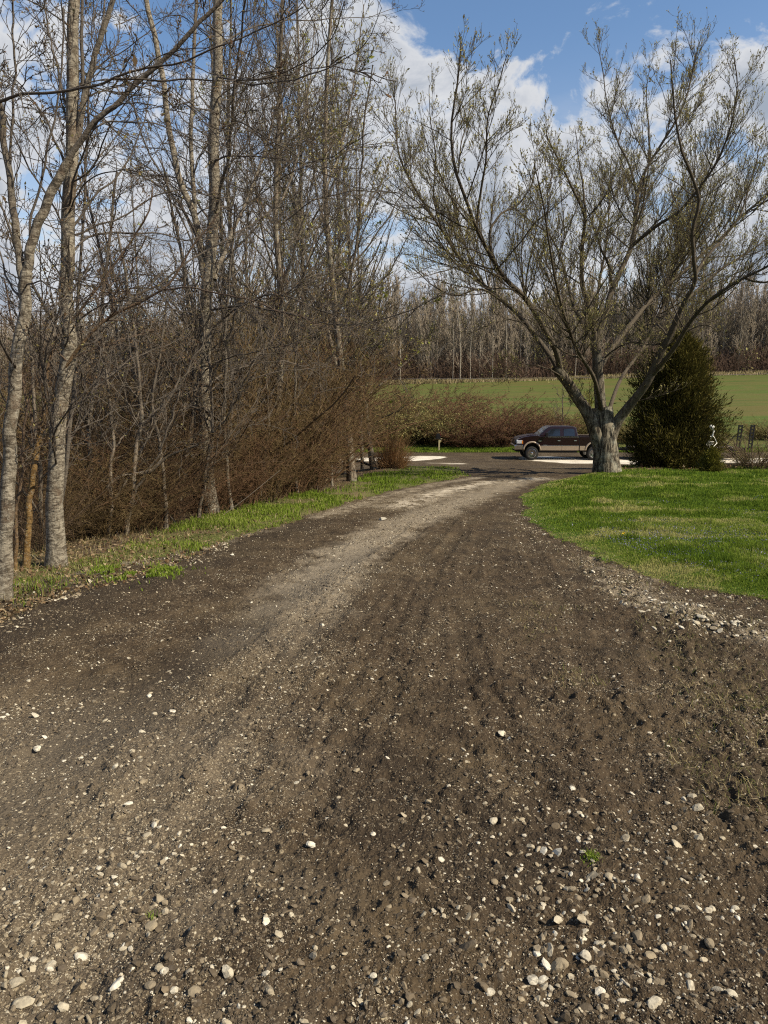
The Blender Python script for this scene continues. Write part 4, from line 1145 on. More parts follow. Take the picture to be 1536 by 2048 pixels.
def scatter_wood(name, pts, m, label=None):
    mb = MB()
    for x, y, s in pts:
        v, f, r = VAR[rng.integers(len(VAR))]
        a = rng.uniform(0, 6.28); c, sn = math.cos(a), math.sin(a)
        w = np.stack([v[:, 0] * c - v[:, 1] * sn, v[:, 0] * sn + v[:, 1] * c, v[:, 2]], 1) * s
        w += np.array([x, y, float(H(x, y))]); mb.add(w, f, 0, rad=r)
    return mb.build(name, m, None, False)


def wood_h(x): return np.interp(x, [-95, -40, -15, 10, 45, 75, 100], [0.80, 0.84, 0.97, 1.03, 1.01, 0.99, 1.05])
pts = []
while len(pts) < 1250:
    y = 150.5 + 42 * rng.uniform(0, 1) ** 1.5; x = rng.uniform(-0.62, 0.64) * y
    pts.append((x, y, wood_h(x) * rng.uniform(0.72, 1.12)))
o = scatter_wood('woods', pts, M['wood_hazed'])
kind(o, 'stuff'); o['label'] = 'bare grey brown wood along the far side of the field'
VARP = VAR
o = None
# pale trunks standing out at the edge of the wood
pv = []
for k in range(2):
    P0 = resample(np.array([[0, 0, -0.4], [rng.normal() * .3, 0, 9], [rng.normal() * .8, rng.normal() * .5, 18]]), 10)[None]; R0 = np.linspace(0.115, 0.04, 10)[None]
    C, CR, _ = spawn(P0, R0, rng, 0.9, 0.24, 6, ang=0.5, t0=0.35, up=0.4, grav=0.05, wob=0.12, rf=0.55, lmin=1.5, lmax=5, slim=0.014); CR = np.maximum(CR, .03)
    C2, CR2, _ = spawn(C, CR, rng, 0.6, 0.4, 4, ang=0.55, t0=0.15, up=0.35, grav=0.05, wob=0.14, rf=0.6, lmin=0.5, lmax=2.0); CR2 = np.maximum(CR2, .014)
    pv.append((P0, R0, C, CR, C2, CR2))
PT = []
LP = 'slim pale trunked tree standing at the edge of the far wood'
GP = 'pale trunks at the edge of the far wood'
for k, px in enumerate([835, 862, 905, 920, 941, 958, 985, 1012, 1040, 1055, 1068, 1120, 1140, 1150, 1160, 1240, 1262, 1290, 1385, 1400, 1440, 1455, 1475, 1500, 1522, 800, 770]):
    Y = 149.0 + rng.uniform(-1.5, 6); x = at(px, 760, Y)[0]; loc = (x, Y, float(H(x, Y)))
    if k < 2:
        T = thing('pale_tree', LP, 'tree', loc, GP); P0, R0, C, CR, C2, CR2 = pv[k]
        mb = MB(); tubes(mb, P0, R0, 6); mb.build('trunk', M['wood_pale'], T)
        mb = MB(); tubes(mb, C, CR, 3); tubes(mb, C2, CR2, 3); mb.build('crown', M['wood_pale'], T)
        PT.append(T)
    else:
        copy_thing(PT[k % 2], loc, rng.uniform(0, 6.28), rng.uniform(0.75, 1.1))
# reddish brush at the foot of the wood
def brush(name, xs, ysr, num, hh, m, rad=0.022, n=5):
    P = np.zeros((num, n, 3)); x = rng.uniform(*xs, num); y = rng.uniform(*ysr, num)
    hm = hh * (0.45 + 0.9 * fbm(x * 0.10, y * 0.1, 4, 3))
    P[:, 0, 0] = x; P[:, 0, 1] = y; P[:, 0, 2] = H(x, y) - 0.05
    d = nrm(np.stack([rng.normal(size=num) * .25, rng.normal(size=num) * .35, np.ones(num)], 1))
    st = (hm * rng.uniform(0.6, 1.2, num) / (n - 1))[:, None]
    for j in range(1, n):
        d = nrm(d + rng.normal(size=d.shape) * 0.16); P[:, j] = P[:, j - 1] + d * st
    mb = MB(); Rr = np.linspace(rad, rad * .4, n)[None].repeat(num, 0); tubes(mb, P, Rr, 3)
    C, CR, _ = spawn(P, Rr, rng, hh * 0.11, 0.35, 3, ang=0.7, t0=0.2, up=0.1, wob=0.15, rf=0.6, lmin=0.3, lmax=1.4); CR = np.maximum(CR, rad * .55)
    tubes(mb, C, CR, 3)
    return kind(mb.build(name, m, None, False), 'stuff')
o = brush('undergrowth', (-95, 108), (149.5, 156), 12000, 6.5, M['brush_far'], 0.03); o['label'] = 'reddish brush along the foot of the far wood'
o = brush('undergrowth', (-110, 118), (160, 190), 17000, 15.5, M['wood_hazed'], 0.05); o['label'] = 'grey brown saplings filling the depth of the far wood'
o = brush('undergrowth', (-60, -6), (33, 60), 2600, 3.6, M['cane'], 0.013); o['label'] = 'brown brush filling the wood behind the left verge'

# ------------------------------------------------------------------ OBJECTS
def bm_obj(name, bm, m, parent=None, smooth=False, bevel=0.0, seg=2):
    me = bpy.data.meshes.new(name)
    bmesh.ops.recalc_face_normals(bm, faces=bm.faces)
    bm.to_mesh(me); bm.free()
    for mm in (m if isinstance(m, (list, tuple)) else [m]): me.materials.append(mm)
    o = bpy.data.objects.new(name, me); COL.objects.link(o)
    if parent is not None: o.parent = parent
    if smooth:
        for p in me.polygons: p.use_smooth = True
    if bevel:
        md = o.modifiers.new('bevel', 'BEVEL'); md.width = bevel; md.segments = seg; md.limit_method = 'ANGLE'; md.angle_limit = R_(35)
    return o


def bbox(bm, x0, x1, y0, y1, z0, z1):
    vs = [bm.verts.new(p) for p in ((x0, y0, z0), (x1, y0, z0), (x1, y1, z0), (x0, y1, z0), (x0, y0, z1), (x1, y0, z1), (x1, y1, z1), (x0, y1, z1))]
    for f in ((0, 3, 2, 1), (4, 5, 6, 7), (0, 1, 5, 4), (1, 2, 6, 5), (2, 3, 7, 6), (3, 0, 4, 7)): bm.faces.new([vs[i] for i in f])


def prism(bm, prof_, y0, y1, y0b=None, y1b=None, zsplit=None):
    """profile in x-z swept across the width"""
    a = [bm.verts.new((p[0], y0 if len(p) < 3 else y0 + p[2], p[1])) for p in prof_]
    b_ = [bm.verts.new((p[0], y1 if len(p) < 3 else y1 - p[2], p[1])) for p in prof_]
    n = len(prof_)
    for i in range(n):
        j = (i + 1) % n; bm.faces.new([a[i], a[j], b_[j], b_[i]])
    bm.faces.new(a[::-1]); bm.faces.new(b_)


def lathe_y(bm, prof_, cx, cz, seg=32):
    """profile (radius, y) turned about the y axis"""
    rings = []
    for r, y in prof_:
        rings.append([bm.verts.new((cx + r * math.cos(2 * math.pi * k / seg), y, cz + r * math.sin(2 * math.pi * k / seg))) for k in range(seg)])
    for r0, r1 in zip(rings[:-1], rings[1:]):
        for k in range(seg): bm.faces.new([r0[k], r0[(k + 1) % seg], r1[(k + 1) % seg], r1[k]])


def arc(cx, cz, r, a0, a1, n): return [(cx + r * math.cos(R_(a0 + (a1 - a0) * k / n)), cz + r * math.sin(R_(a0 + (a1 - a0) * k / n))) for k in range(n + 1)]


# ---- pickup: x runs from nose (-) to tail (+), front axle at x = 0, near side is -y
ZR = float(H(11, 46.5))
fp = at(1060, 917, 45.6); TRX = fp[0] + 0.12
ZR = float(prof(46.5))
TR = thing('pickup_truck', 'lifted maroon and tan crew cab pickup parked by the road', 'pickup truck', (TRX, 46.6, ZR), None)
HWD = 0.99
WR = 0.445
# lower body, cab and bonnet up to the belt line
body = [(-0.98, 0.60), (-0.52, 0.60)] + [(0.0 + 0.52 * math.cos(R_(a)), 0.60 + 0.50 * math.sin(R_(a))) for a in range(180, -1, -15)] + \
       [(0.52, 0.56), (3.0, 0.56), (3.0, 1.40), (2.95, 1.44), (0.50, 1.48), (0.36, 1.53), (-0.10, 1.50), (-0.55, 1.42), (-0.86, 1.30), (-0.95, 1.18), (-0.98, 0.95)]
bm = bmesh.new(); prism(bm, body, -HWD, HWD)
bo = bm_obj('body', bm, M['maroon'], TR, False, 0.05, 3)
bm = bmesh.new(); bbox(bm, 0.45, 2.9, -0.90, 0.90, 0.42, 0.60); bbox(bm, -0.7, 5.1, -0.45, 0.45, 0.46, 0.62); bbox(bm, -0.10, 0.10, -0.8, 0.8, 0.36, 0.48); bbox(bm, 3.85, 4.05, -0.8, 0.8, 0.36, 0.48)
bm_obj('chassis', bm, M['black'], TR)
# cab above the belt line: tapers inwards
cab = [(0.42, 1.49, 0.03), (1.02, 2.03, 0.21), (1.25, 2.10, 0.25), (2.60, 2.10, 0.25), (2.82, 2.03, 0.21), (2.96, 1.43, 0.03)]
bm = bmesh.new(); prism(bm, cab, -HWD, HWD); bm_obj('cab', bm, M['maroon'], TR, False, 0.04, 3)
def ysl(z): return -HWD + 0.03 + (z - 1.45) / (2.03 - 1.45) * 0.18
def pane(name, pts, lift=0.008, side=-1, m='glass', parent=TR):
    bm = bmesh.new(); f = []; g_ = []
    for (x, z) in pts:
        y = ysl(z)
        f.append(bm.verts.new((x, side * -(y - lift), z))); g_.append(bm.verts.new((x, side * -(y + 0.03), z)))
    n = len(pts); bm.faces.new(f); bm.faces.new(g_[::-1])
    for i in range(n): bm.faces.new([f[i], g_[i], g_[(i + 1) % n], f[(i + 1) % n]])
    return bm_obj(name, bm, M[m], parent)
FW = [(0.80, 1.50), (1.17, 1.90), (1.34, 1.95), (1.78, 1.95), (1.78, 1.50)]
RW = [(2.02, 1.50), (2.02, 1.95), (2.58, 1.95), (2.70, 1.88), (2.72, 1.50)]
for sd in (-1, 1):
    pane('window', FW, 0.010, sd); pane('window', RW, 0.010, sd)
# windscreen and rear window
def quad_slab(name, a, b_, w0, w1, m, off):
    bm = bmesh.new(); (x0, z0), (x1, z1) = a, b_
    nx, nz = off
    v = [bm.verts.new(p) for p in ((x0 + nx, -w0, z0 + nz), (x0 + nx, w0, z0 + nz), (x1 + nx, w1, z1 + nz), (x1 + nx, -w1, z1 + nz), (x0, -w0, z0), (x0, w0, z0), (x1, w1, z1), (x1, -w1, z1))]
    for f in ((0, 1, 2, 3), (7, 6, 5, 4), (0, 4, 5, 1), (1, 5, 6, 2), (2, 6, 7, 3), (3, 7, 4, 0)): bm.faces.new([v[i] for i in f])
    return bm_obj(name, bm, m, TR)
quad_slab('windscreen', (0.49, 1.555), (0.98, 1.995), 0.86, 0.72, M['glass'], (-0.008, 0.009))
quad_slab('rear_window', (2.945, 1.53), (2.85, 1.97), 0.78, 0.68, M['glass'], (0.010, 0.003))
# bed: two sides, floor, front wall, tailgate
for sd in (-1, 1):
    y0, y1 = (-HWD, -HWD + 0.10) if sd < 0 else (HWD - 0.10, HWD)
    pr = [(3.04, 0.60), (3.44, 0.60)] + [(3.97 + 0.52 * math.cos(R_(a)), 0.60 + 0.50 * math.sin(R_(a))) for a in range(180, -1, -15)] + [(5.12, 0.64), (5.12, 1.43), (3.04, 1.43)]
    bm = bmesh.new(); prism(bm, pr, y0, y1); bm_obj('bed_side', bm, M['maroon'], TR, False, 0.02, 2)
    bm = bmesh.new(); bbox(bm, 3.03, 5.13, y0 - 0.005, y1 + 0.005, 1.432, 1.462); bm_obj('bed_rail', bm, M['tan_paint'] if sd > 0 else M['maroon'], TR, False, 0.01)
bm = bmesh.new(); bbox(bm, 3.04, 5.06, -0.885, 0.885, 0.80, 0.86); bbox(bm, 3.045, 3.10, -0.885, 0.885, 0.87, 1.42); bm_obj('bed_floor', bm, M['black'], TR)
bm = bmesh.new(); bbox(bm, 5.06, 5.115, -0.885, 0.885, 0.70, 1.42); tg = bm_obj('tailgate', bm, M['maroon'], TR, False, 0.01)
bm = bmesh.new(); bbox(bm, 5.14, 5.34, -0.97, 0.97, 0.60, 0.80); bm_obj('rear_bumper', bm, M['chrome'], TR, False, 0.03)
for sd in (-1, 1):
    bm = bmesh.new(); bbox(bm, 5.122, 5.14, sd * 0.90 - 0.07, sd * 0.90 + 0.07, 0.98, 1.36); bm_obj('tail_light', bm, M['red_lens'], TR, False, 0.01)
# tan lower panels with the seams of the doors, flares and trim
def side_box(name, x0, x1, z0, z1, m, out=0.012, sd=-1, bev=0.008):
    bm = bmesh.new(); ya, yb = sorted((sd * (HWD - 0.01), sd * (HWD + out))); bbox(bm, x0, x1, ya, yb, z0, z1); return bm_obj(name, bm, M[m], TR, False, bev)
for sd in (-1, 1):
    for x0, x1 in ((0.575, 1.90), (1.915, 2.985), (3.05, 3.395)): side_box('lower_panel', x0, x1, 0.58, 0.86, 'tan_paint', 0.014, sd)
    side_box('lower_panel', 4.545, 5.11, 0.66, 0.86, 'tan_paint', 0.014, sd)
    side_box('trim_strip', 0.60, 2.985, 0.865, 0.885, 'chrome', 0.018, sd, 0.004)
    side_box('belt_strip', 0.78, 2.96, 1.425, 1.445, 'chrome', 0.006, sd, 0.003)
    side_box('badge', 0.40, 0.60, 1.15, 1.20, 'chrome', 0.010, sd, 0.004)
    side_box('badge', 0.72, 0.98, 0.90, 0.93, 'chrome', 0.010, sd, 0.004)
    for cx in (0.0, 3.97):
        bm = bmesh.new(); outer = [(cx + 0.60 * math.cos(R_(a)), 0.58 + 0.58 * math.sin(R_(a))) for a in range(0, 181, 12)]; inner = [(cx + 0.50 * math.cos(R_(a)), 0.58 + 0.48 * math.sin(R_(a))) for a in range(0, 181, 12)]
        ya, yb = sd * (HWD - 0.02), sd * (HWD + 0.06)
        O0 = [bm.verts.new((x, ya, z)) for x, z in outer]; O1 = [bm.verts.new((x, yb - sd * 0.03, z)) for x, z in outer]
        I0 = [bm.verts.new((x, ya, z)) for x, z in inner]; I1 = [bm.verts.new((x, yb, z)) for x, z in inner]
        for k in range(len(outer) - 1):
            bm.faces.new([O0[k], O0[k + 1], O1[k + 1], O1[k]]); bm.faces.new([O1[k], O1[k + 1], I1[k + 1], I1[k]]); bm.faces.new([I1[k], I1[k + 1], I0[k + 1], I0[k]])
        for k in (0, -1): bm.faces.new([O0[k], O1[k], I1[k], I0[k]])
        bm_obj('wheel_flare', bm, M['tan_paint'], TR, True)
    # dark wheel wells behind the wheels
    for x0, x1, zz in ((1.905, 1.912, 1.42), (3.005, 3.035, 1.42)):
        side_box('door_seam', x0, x1, 0.60, zz, 'black', 0.002 if x0 < 2 else 0.001, sd, 0)
    for xh in (1.62, 2.66): side_box('door_handle', xh, xh + 0.17, 1.18, 1.225, 'chrome', 0.035, sd, 0.01)
    # mirror
    bm = bmesh.new(); y_ = sd * (HWD + 0.20); bbox(bm, 0.80, 0.95, y_ - 0.09, y_ + 0.09, 1.44, 1.72); ya, yb = sorted((sd * 0.93, y_)); bbox(bm, 0.86, 0.92, ya, yb, 1.48, 1.53)
    bm_obj('mirror', bm, M['black'], TR, False, 0.02)
    # headlight
    bm = bmesh.new(); y0, y1 = sorted((sd * 0.62, sd * 1.0)); bbox(bm, -1.0, -0.60, y0, y1, 0.98, 1.24); hl = bm_obj('headlight', bm, M['lamp_glass'], TR, False, 0.05, 3)
    bm = bmesh.new(); bbox(bm, -0.66, -0.585, *sorted((sd * 0.85, sd * 1.006)), 1.0, 1.2); bm_obj('turn_signal', bm, M['amber'], hl, False, 0.01)
bm = bmesh.new(); bbox(bm, -1.03, -0.985, -0.60, 0.60, 0.97, 1.28); gl = bm_obj('grille', bm, M['black'], TR, False, 0.015)
bm = bmesh.new()
for z in (1.0, 1.075, 1.15, 1.225): bbox(bm, -1.05, -1.032, -0.58, 0.58, z, z + 0.035)
bm_obj('grille_bar', bm, M['chrome'], gl)
bm = bmesh.new(); prism(bm, [(-1.10, 0.62), (-0.58, 0.62), (-0.58, 0.93), (-1.02, 0.93), (-1.12, 0.86)], -1.0, 1.0); bm_obj('front_bumper', bm, M['chrome'], TR, False, 0.03, 3)
bm = bmesh.new(); bbox(bm, -0.98, -0.55, -0.86, 0.86, 0.48, 0.615); bm_obj('front_valance', bm, M['black'], TR, False, 0.02)
# bonnet bulge and roof marker lamps
bm = bmesh.new(); prism(bm, [(-0.80, 1.33), (0.33, 1.50), (0.33, 1.565), (-0.10, 1.545), (-0.72, 1.41)], -0.55, 0.55); bm_obj('bonnet_bulge', bm, M['maroon'], TR, False, 0.04, 3)
# wheels
def wheel(x, sd):
    y = sd * 0.86
    bm = bmesh.new(); o_ = sd * 0.155
    pr = [(0.29, y + o_ * 0.95), (0.34, y + o_), (0.415, y + o_ * 0.92), (0.438, y + o_ * 0.7), (WR, y), (0.438, y - o_ * 0.7), (0.39, y - o_ * 0.92), (0.29, y - o_ * 0.95), (0.28, y), (0.29, y + o_ * 0.95)]
    lathe_y(bm, pr, x, WR - 0.004, 40)
    wt = thing_part('wheel', TR, bm, M['rubber'])
    bm = bmesh.new(); pr = [(0.292, y + o_ * 0.96), (0.275, y + o_ * 1.0), (0.262, y + o_ * 0.9), (0.255, y + o_ * 0.1), (0.0, y + o_ * 0.05)]
    lathe_y(bm, pr, x, WR - 0.004, 40)
    thing_part('rim', wt, bm, M['rim'])
    bm = bmesh.new()
    for k in range(10):
        a = 2 * math.pi * k / 10 + 0.2
        for da in (-0.07, 0.07):
            c0 = (x + 0.06 * math.cos(a), WR - .004 + 0.06 * math.sin(a)); c1 = (x + 0.265 * math.cos(a + da * 2.2), WR - .004 + 0.265 * math.sin(a + da * 2.2))
            px_, pz_ = -(c1[1] - c0[1]), (c1[0] - c0[0]); l_ = math.hypot(px_, pz_); px_, pz_ = px_ / l_ * 0.012, pz_ / l_ * 0.012
            ya, yb = y + o_ * 0.62, y + o_ * 0.93
            v = [bm.verts.new(p) for p in ((c0[0] - px_, ya, c0[1] - pz_), (c0[0] + px_, ya, c0[1] + pz_), (c1[0] + px_, ya, c1[1] + pz_), (c1[0] - px_, ya, c1[1] - pz_),
                                            (c0[0] - px_, yb - o_ * .1, c0[1] - pz_), (c0[0] + px_, yb - o_ * .1, c0[1] + pz_), (c1[0] + px_, yb, c1[1] + pz_), (c1[0] - px_, yb, c1[1] - pz_))]
            for f in ((0, 1, 2, 3), (4, 7, 6, 5), (0, 4, 5, 1), (1, 5, 6, 2), (2, 6, 7, 3), (3, 7, 4, 0)): bm.faces.new([v[i] for i in f])
    lathe_y(bm, [(0.075, y + o_ * 0.5), (0.075, y + o_ * 0.95), (0.05, y + o_ * 1.0), (0.0, y + o_ * 1.0)], x, WR - .004, 16)
    thing_part('spokes', wt, bm, M['chrome'])
def thing_part(name, parent, bm, m): return bm_obj(name, bm, m, parent, name == 'wheel')
M['rim'] = simple('dark_chrome', (0.32, 0.32, 0.33), 0.22, 1.0, 0.5, 0, 0.05)
for x in (0.0, 3.97):
    for sd in (-1, 1): wheel(x, sd)
for cx in (0.0, 3.97):
    bm = bmesh.new(); pr = [(cx + 0.51 * math.cos(R_(a)), 0.60 + 0.49 * math.sin(R_(a))) for a in range(180, -1, -15)]
    bbox(bm, cx - 0.50, cx + 0.50, -0.70, 0.70, 0.60, 1.05); bm_obj('wheel_well', bm, M['black'], TR)
TR.rotation_euler = (0, 0, R_(-1.0))
for c_ in TR.children:
    if not c_.name.startswith('wheel') or c_.name.startswith(('wheel_flare', 'wheel_well')): c_.location.z += 0.055

# ---- flatbed trailer hitched behind the pickup, mostly hidden by the cedar
tx0 = TRX + 5.45; tx1 = at(1478, 890, 46.4)[0]
TL = thing('flatbed_trailer', 'black flatbed trailer with raised loading ramps behind the cedar', 'trailer', (tx0, 46.6, ZR), None)
LN = tx1 - tx0
bm = bmesh.new(); bbox(bm, 1.3, LN, -1.0, 1.0, 0.72, 0.77); bm_obj('deck', bm, M['trailer_wood'], TL)
bm = bmesh.new()
for sd in (-1, 1): bbox(bm, 1.25, LN + 0.02, sd * 1.05 - 0.045, sd * 1.05 + 0.045, 0.58, 0.80)
for x in np.arange(1.6, LN, 0.8): bbox(bm, x, x + 0.07, -1.0, 1.0, 0.60, 0.715)
bm_obj('frame', bm, M['black'], TL)
bm = bmesh.new()
for sd in (-1, 1):
    v = [(0.05, sd * 0.06), (1.4, sd * 0.85), (1.4, sd * 0.97), (0.05, sd * 0.16)]
    lo = [bm.verts.new((p[0], p[1], 0.585)) for p in v]; hi_ = [bm.verts.new((p[0], p[1], 0.70)) for p in v]
    bm.faces.new(lo); bm.faces.new(hi_)
    for i in range(4): bm.faces.new([lo[i], lo[(i + 1) % 4], hi_[(i + 1) % 4], hi_[i]])
bbox(bm, -0.25, 0.12, -0.05, 0.05, 0.60, 0.69); bbox(bm, 0.32, 0.40, -0.04, 0.04, 0.40, 1.05)
bm_obj('tongue', bm, M['black'], TL)
for sd in (-1, 1):
    for xw in (LN * 0.56, LN * 0.56 + 0.85):
        bm = bmesh.new(); y = sd * 1.22
        lathe_y(bm, [(0.19, y + sd * .09), (0.30, y + sd * .1), (0.345, y + sd * .06), (0.35, y), (0.345, y - sd * .06), (0.30, y - sd * .1), (0.18, y - sd * .09)], xw, 0.348, 28)
        wt = bm_obj('wheel', bm, M['rubber'], TL, True)
        bm = bmesh.new(); lathe_y(bm, [(0.19, y + sd * .08), (0.15, y + sd * .05), (0.07, y + sd * .06), (0.05, y + sd * .1), (0, y + sd * .1)], xw, 0.348, 20); bm_obj('rim', bm, M['lamp_glass'], wt)
    bm = bmesh.new(); prism(bm, [(LN * .56 - .48, .62), (LN * .56 - .36, .80), (LN * .56 + 1.2, .80), (LN * .56 + 1.33, .62), (LN * .56 + 1.33, .65), (LN * .56 + 1.21, .83), (LN * .56 - .37, .83), (LN * .56 - .48, .65)], sd * 1.22 - .13, sd * 1.22 + .13); bm_obj('fender', bm, M['black'], TL)
def ramp(px):
    x = at(px, 890, 46.4)[0] - tx0
    bm = bmesh.new(); y0 = -1.0; tilt = 0.055
    def post(xa, wd):
        v = [(xa, 0.62), (xa + wd, 0.62), (xa + wd + tilt * 1.6, 2.25), (xa + tilt * 1.6, 2.25)]
        a = [bm.verts.new((p[0], y0, p[1])) for p in v]; c = [bm.verts.new((p[0], y0 + 0.07, p[1])) for p in v]
        bm.faces.new(a); bm.faces.new(c)
        for i in range(4): bm.faces.new([a[i], a[(i + 1) % 4], c[(i + 1) % 4], c[i]])
    post(x - 0.11, 0.07); post(x + 0.10, 0.07)
    z = 0.78
    while z < 2.25:
        dx_ = tilt * (z - 0.62); bbox(bm, x - 0.04 + dx_, x + 0.10 + dx_, y0 + 0.005, y0 + 0.065, z, z + 0.10); z += 0.225
    bm_obj('loading_ramp', bm, M['black'], TL)
ramp(1463); ramp(1487)
a = at(1460, 868, 46.4); c = at(1438, 890, 46.4)
bm = bmesh.new(); mbx = MB()
tubes(mbx, np.array([[[a[0] - tx0, -0.98, a[2] - ZR], [(a[0] + c[0]) / 2 - tx0, -0.98, (a[2] + c[2]) / 2 - ZR], [c[0] - tx0, -0.98, 0.78]]]), np.full((1, 3), 0.035), 8)
mbx.build('brace', M['black'], TL); bm.free()
for xm in (2.2, 4.2):
    bm = bmesh.new(); bbox(bm, xm, xm + 0.14, -1.112, -1.096, 0.64, 0.69); bm_obj('marker_light', bm, M['amber'], TL)

# ---- mailbox
mb_ = gz(878, 51.8, 0); ZM = mb_[2]
MX = thing('mailbox', 'black mailbox on a pale wooden post in front of the bushes', 'mailbox', mb_, None)
bm = bmesh.new(); bbox(bm, -0.055, 0.055, -0.05, 0.06, -0.1, 0.92); v = []
bm_obj('post', bm, M['post_wood'], MX, False, 0.008)
bm = bmesh.new(); prism(bm, [(-0.03, 0.60), (0.045, 0.60), (0.20, 0.93), (0.12, 0.93)], -0.045, 0.045); bbox(bm, -0.32, 0.22, -0.08, 0.09, 0.925, 0.955)
bm_obj('bracket', bm, M['post_wood'], MX)
bm = bmesh.new(); pr = [(-0.20, 0.96), (0.06, 0.96), (0.06, 1.16)] + arc(-0.07, 1.16, 0.13, 0, 180, 10)[1:]
pr = [(-0.20 - .03, 0.958), (0.10, 0.958), (0.10, 1.14)] + [(-0.065 + 0.165 * math.cos(R_(t)), 1.14 + 0.165 * math.sin(R_(t))) for t in range(15, 166, 15)] + [(-0.23, 1.14)]
prism(bm, pr, -0.28, 0.28); bx_ = bm_obj('box', bm, M['black'], MX, False, 0.006)
bm = bmesh.new(); bbox(bm, 0.103, 0.118, -0.05, 0.02, 1.10, 1.30); bm_obj('flag', bm, M['red_lens'], bx_)

# ---- overhead cable over the road
cp = [at(p, q, 53.0) for p, q in ((560, 760), (760, 758), (1000, 757), (1240, 754), (1400, 751), (1560, 747), (1800, 740))]
mbx = MB(); tubes(mbx, resample(np.array(cp), 40)[None], np.full((1, 40), 0.018), 6)
tag(mbx.build('overhead_cable', M['wire']), 'thin cable strung across in front of the field', 'cable')

# ---- plastic skeleton leaning out beside the cedar
sb = at(1423, 857, 26.05); gb = float(H(sb[0], sb[1]))
SK = thing('skeleton_decoration', 'white plastic skeleton decoration leaning out beside the cedar', 'decoration', (sb[0], sb[1], gb), None)
def loc3(px, py, dy=0.0): q = at(px, py, sb[1] + dy); return q - np.array([sb[0], sb[1], gb])
bm = bmesh.new(); c0 = loc3(1423.5, 854.5)
bmesh.ops.create_icosphere(bm, subdivisions=3, radius=0.092)
for v in bm.verts:
    x, y, z = v.co
    if z < -0.02: v.co.x *= 0.8 - 0.2 * min(1, (-z - .02) / .07); v.co.z *= 1.15
    v.co.y *= 1.12
    v.co += Vector(c0)
for sx in (-0.034, 0.034):
    pass
sk = bm_obj('skull', bm, M['bone'], SK, True)
bm = bmesh.new()
for sx in (-0.045, 0.022):
    bmesh.ops.create_icosphere(bm, subdivisions=2, radius=0.026, matrix=__import__('mathutils').Matrix.Translation(Vector(c0) + Vector((sx, -0.092, -0.018))))
bm_obj('eye_socket', bm, M['bone_dark'], sk, True)
mbx = MB(); q = np.array([loc3(1428, 860), loc3(1426.5, 865), loc3(1425.5, 869), loc3(1425, 873)]); tubes(mbx, resample(q, 14)[None], (0.030 + 0.009 * np.cos(np.arange(14) * 2.1))[None], 10); mbx.build('neck', M['bone'], SK)
mbx = MB()
q = np.array([loc3(1425, 873), loc3(1417, 882, .40), loc3(1411, 900, .75)]); tubes(mbx, resample(q, 20)[None], (0.022 + 0.007 * np.cos(np.arange(20) * 2.1))[None], 8); mbx.build('spine', M['bone'], SK)
mbx = MB()
for k in range(6):
    c1 = q[0] + (q[2] - q[0]) * (0.32 + k * 0.10); a = np.linspace(-2.6, 2.6, 14) - math.pi / 2
    w_ = 0.10 + 0.03 * math.sin(k)
    tubes(mbx, np.stack([c1[0] + w_ * np.cos(a), c1[1] - 0.07 + 0.8 * w_ * np.sin(a), c1[2] - 0.02 * np.cos(a * 0.5)], 1)[None], np.full((1, 14), 0.008), 6)
mbx.build('rib_cage', M['bone'], SK)
def bone(name, pts, r):
    mbx = MB(); n = 12; s = np.linspace(0, 1, n); tubes(mbx, resample(np.array(pts), n)[None], (r * (0.75 + 0.6 * (np.abs(s - .5) * 2) ** 3))[None], 8); return mbx.build(name, M['bone'], SK)
bone('collar_bone', [loc3(1420.5, 873), loc3(1424, 872.5), loc3(1428, 874)], 0.014)
bone('upper_arm', [loc3(1428, 874), loc3(1431, 880), loc3(1433.5, 886.5)], 0.017)
bone('forearm', [loc3(1433.5, 886.5), loc3(1425, 895, -.1), loc3(1415, 902, -.15)], 0.014)
bone('hand', [loc3(1415, 902, -.15), loc3(1414, 905, -.15), loc3(1413.5, 908, -.15)], 0.022)
for sx in (-3, 3): bone('leg', [loc3(1411 + sx, 900, .75), loc3(1409 + sx, 915, .65), loc3(1409 + sx, 931, .70)], 0.022)

# ---- low dark strip along the lawn edge at the right
a = gz(1448, 28.0); c = gz(1640, 28.0)
bm = bmesh.new(); zt = at(1490, 926.5, 28)[2]; bbox(bm, a[0], c[0], 27.9, 28.1, a[2] - 0.25, zt)
tag(bm_obj('lawn_edge_strip', bm, M['edge_strip'], None, False, 0.02), 'long low dark strip along the lawn edge behind the bare shrub', 'edge_strip')

# ---- leaning dead sticks and fallen branches in the verge
def stick(name, label, pts, r, m='dark_bark'):
    q = np.array([ground_hit(p[0], p[1]) + np.array([0, 0, 0.01]) if len(p) == 2 else at(p[0], p[1], p[2]) for p in pts])
    org = q[0].copy(); mbx = MB(); n = 16; rg = np.random.default_rng(len(label))
    tubes(mbx, resample(q - org, n, rg, 0.012)[None], np.linspace(r, r * 0.45, n)[None], 7, jag=0.06)
    o = mbx.build(name, M[m]); o.location = org; return tag(o, label, 'stick')
stick('dead_stick', 'straight pale dead stick leaning beside the dark sapling', [(352, 1052), (318, 1000, 11.2), (286, 948, 11.1)], 0.014, 'pale_bark')
stick('dead_stick', 'curved grey dead branch arching low in front of the thicket', [(215, 975, 10.2), (250, 950, 10.2), (300, 943, 10.1), (335, 915, 10.1), (400, 890, 10.0)], 0.030, 'dark_bark')
stick('dead_stick', 'long thin stick lying on the dry grass by the white stem', [(110, 1150), (160, 1153), (215, 1148)], 0.008, 'pale_bark')
stick('dead_stick', 'short stick poking up from the leaf litter under the thicket', [(248, 1098), (240, 1080, 9.3), (232, 1064, 9.3)], 0.008, 'pale_bark')
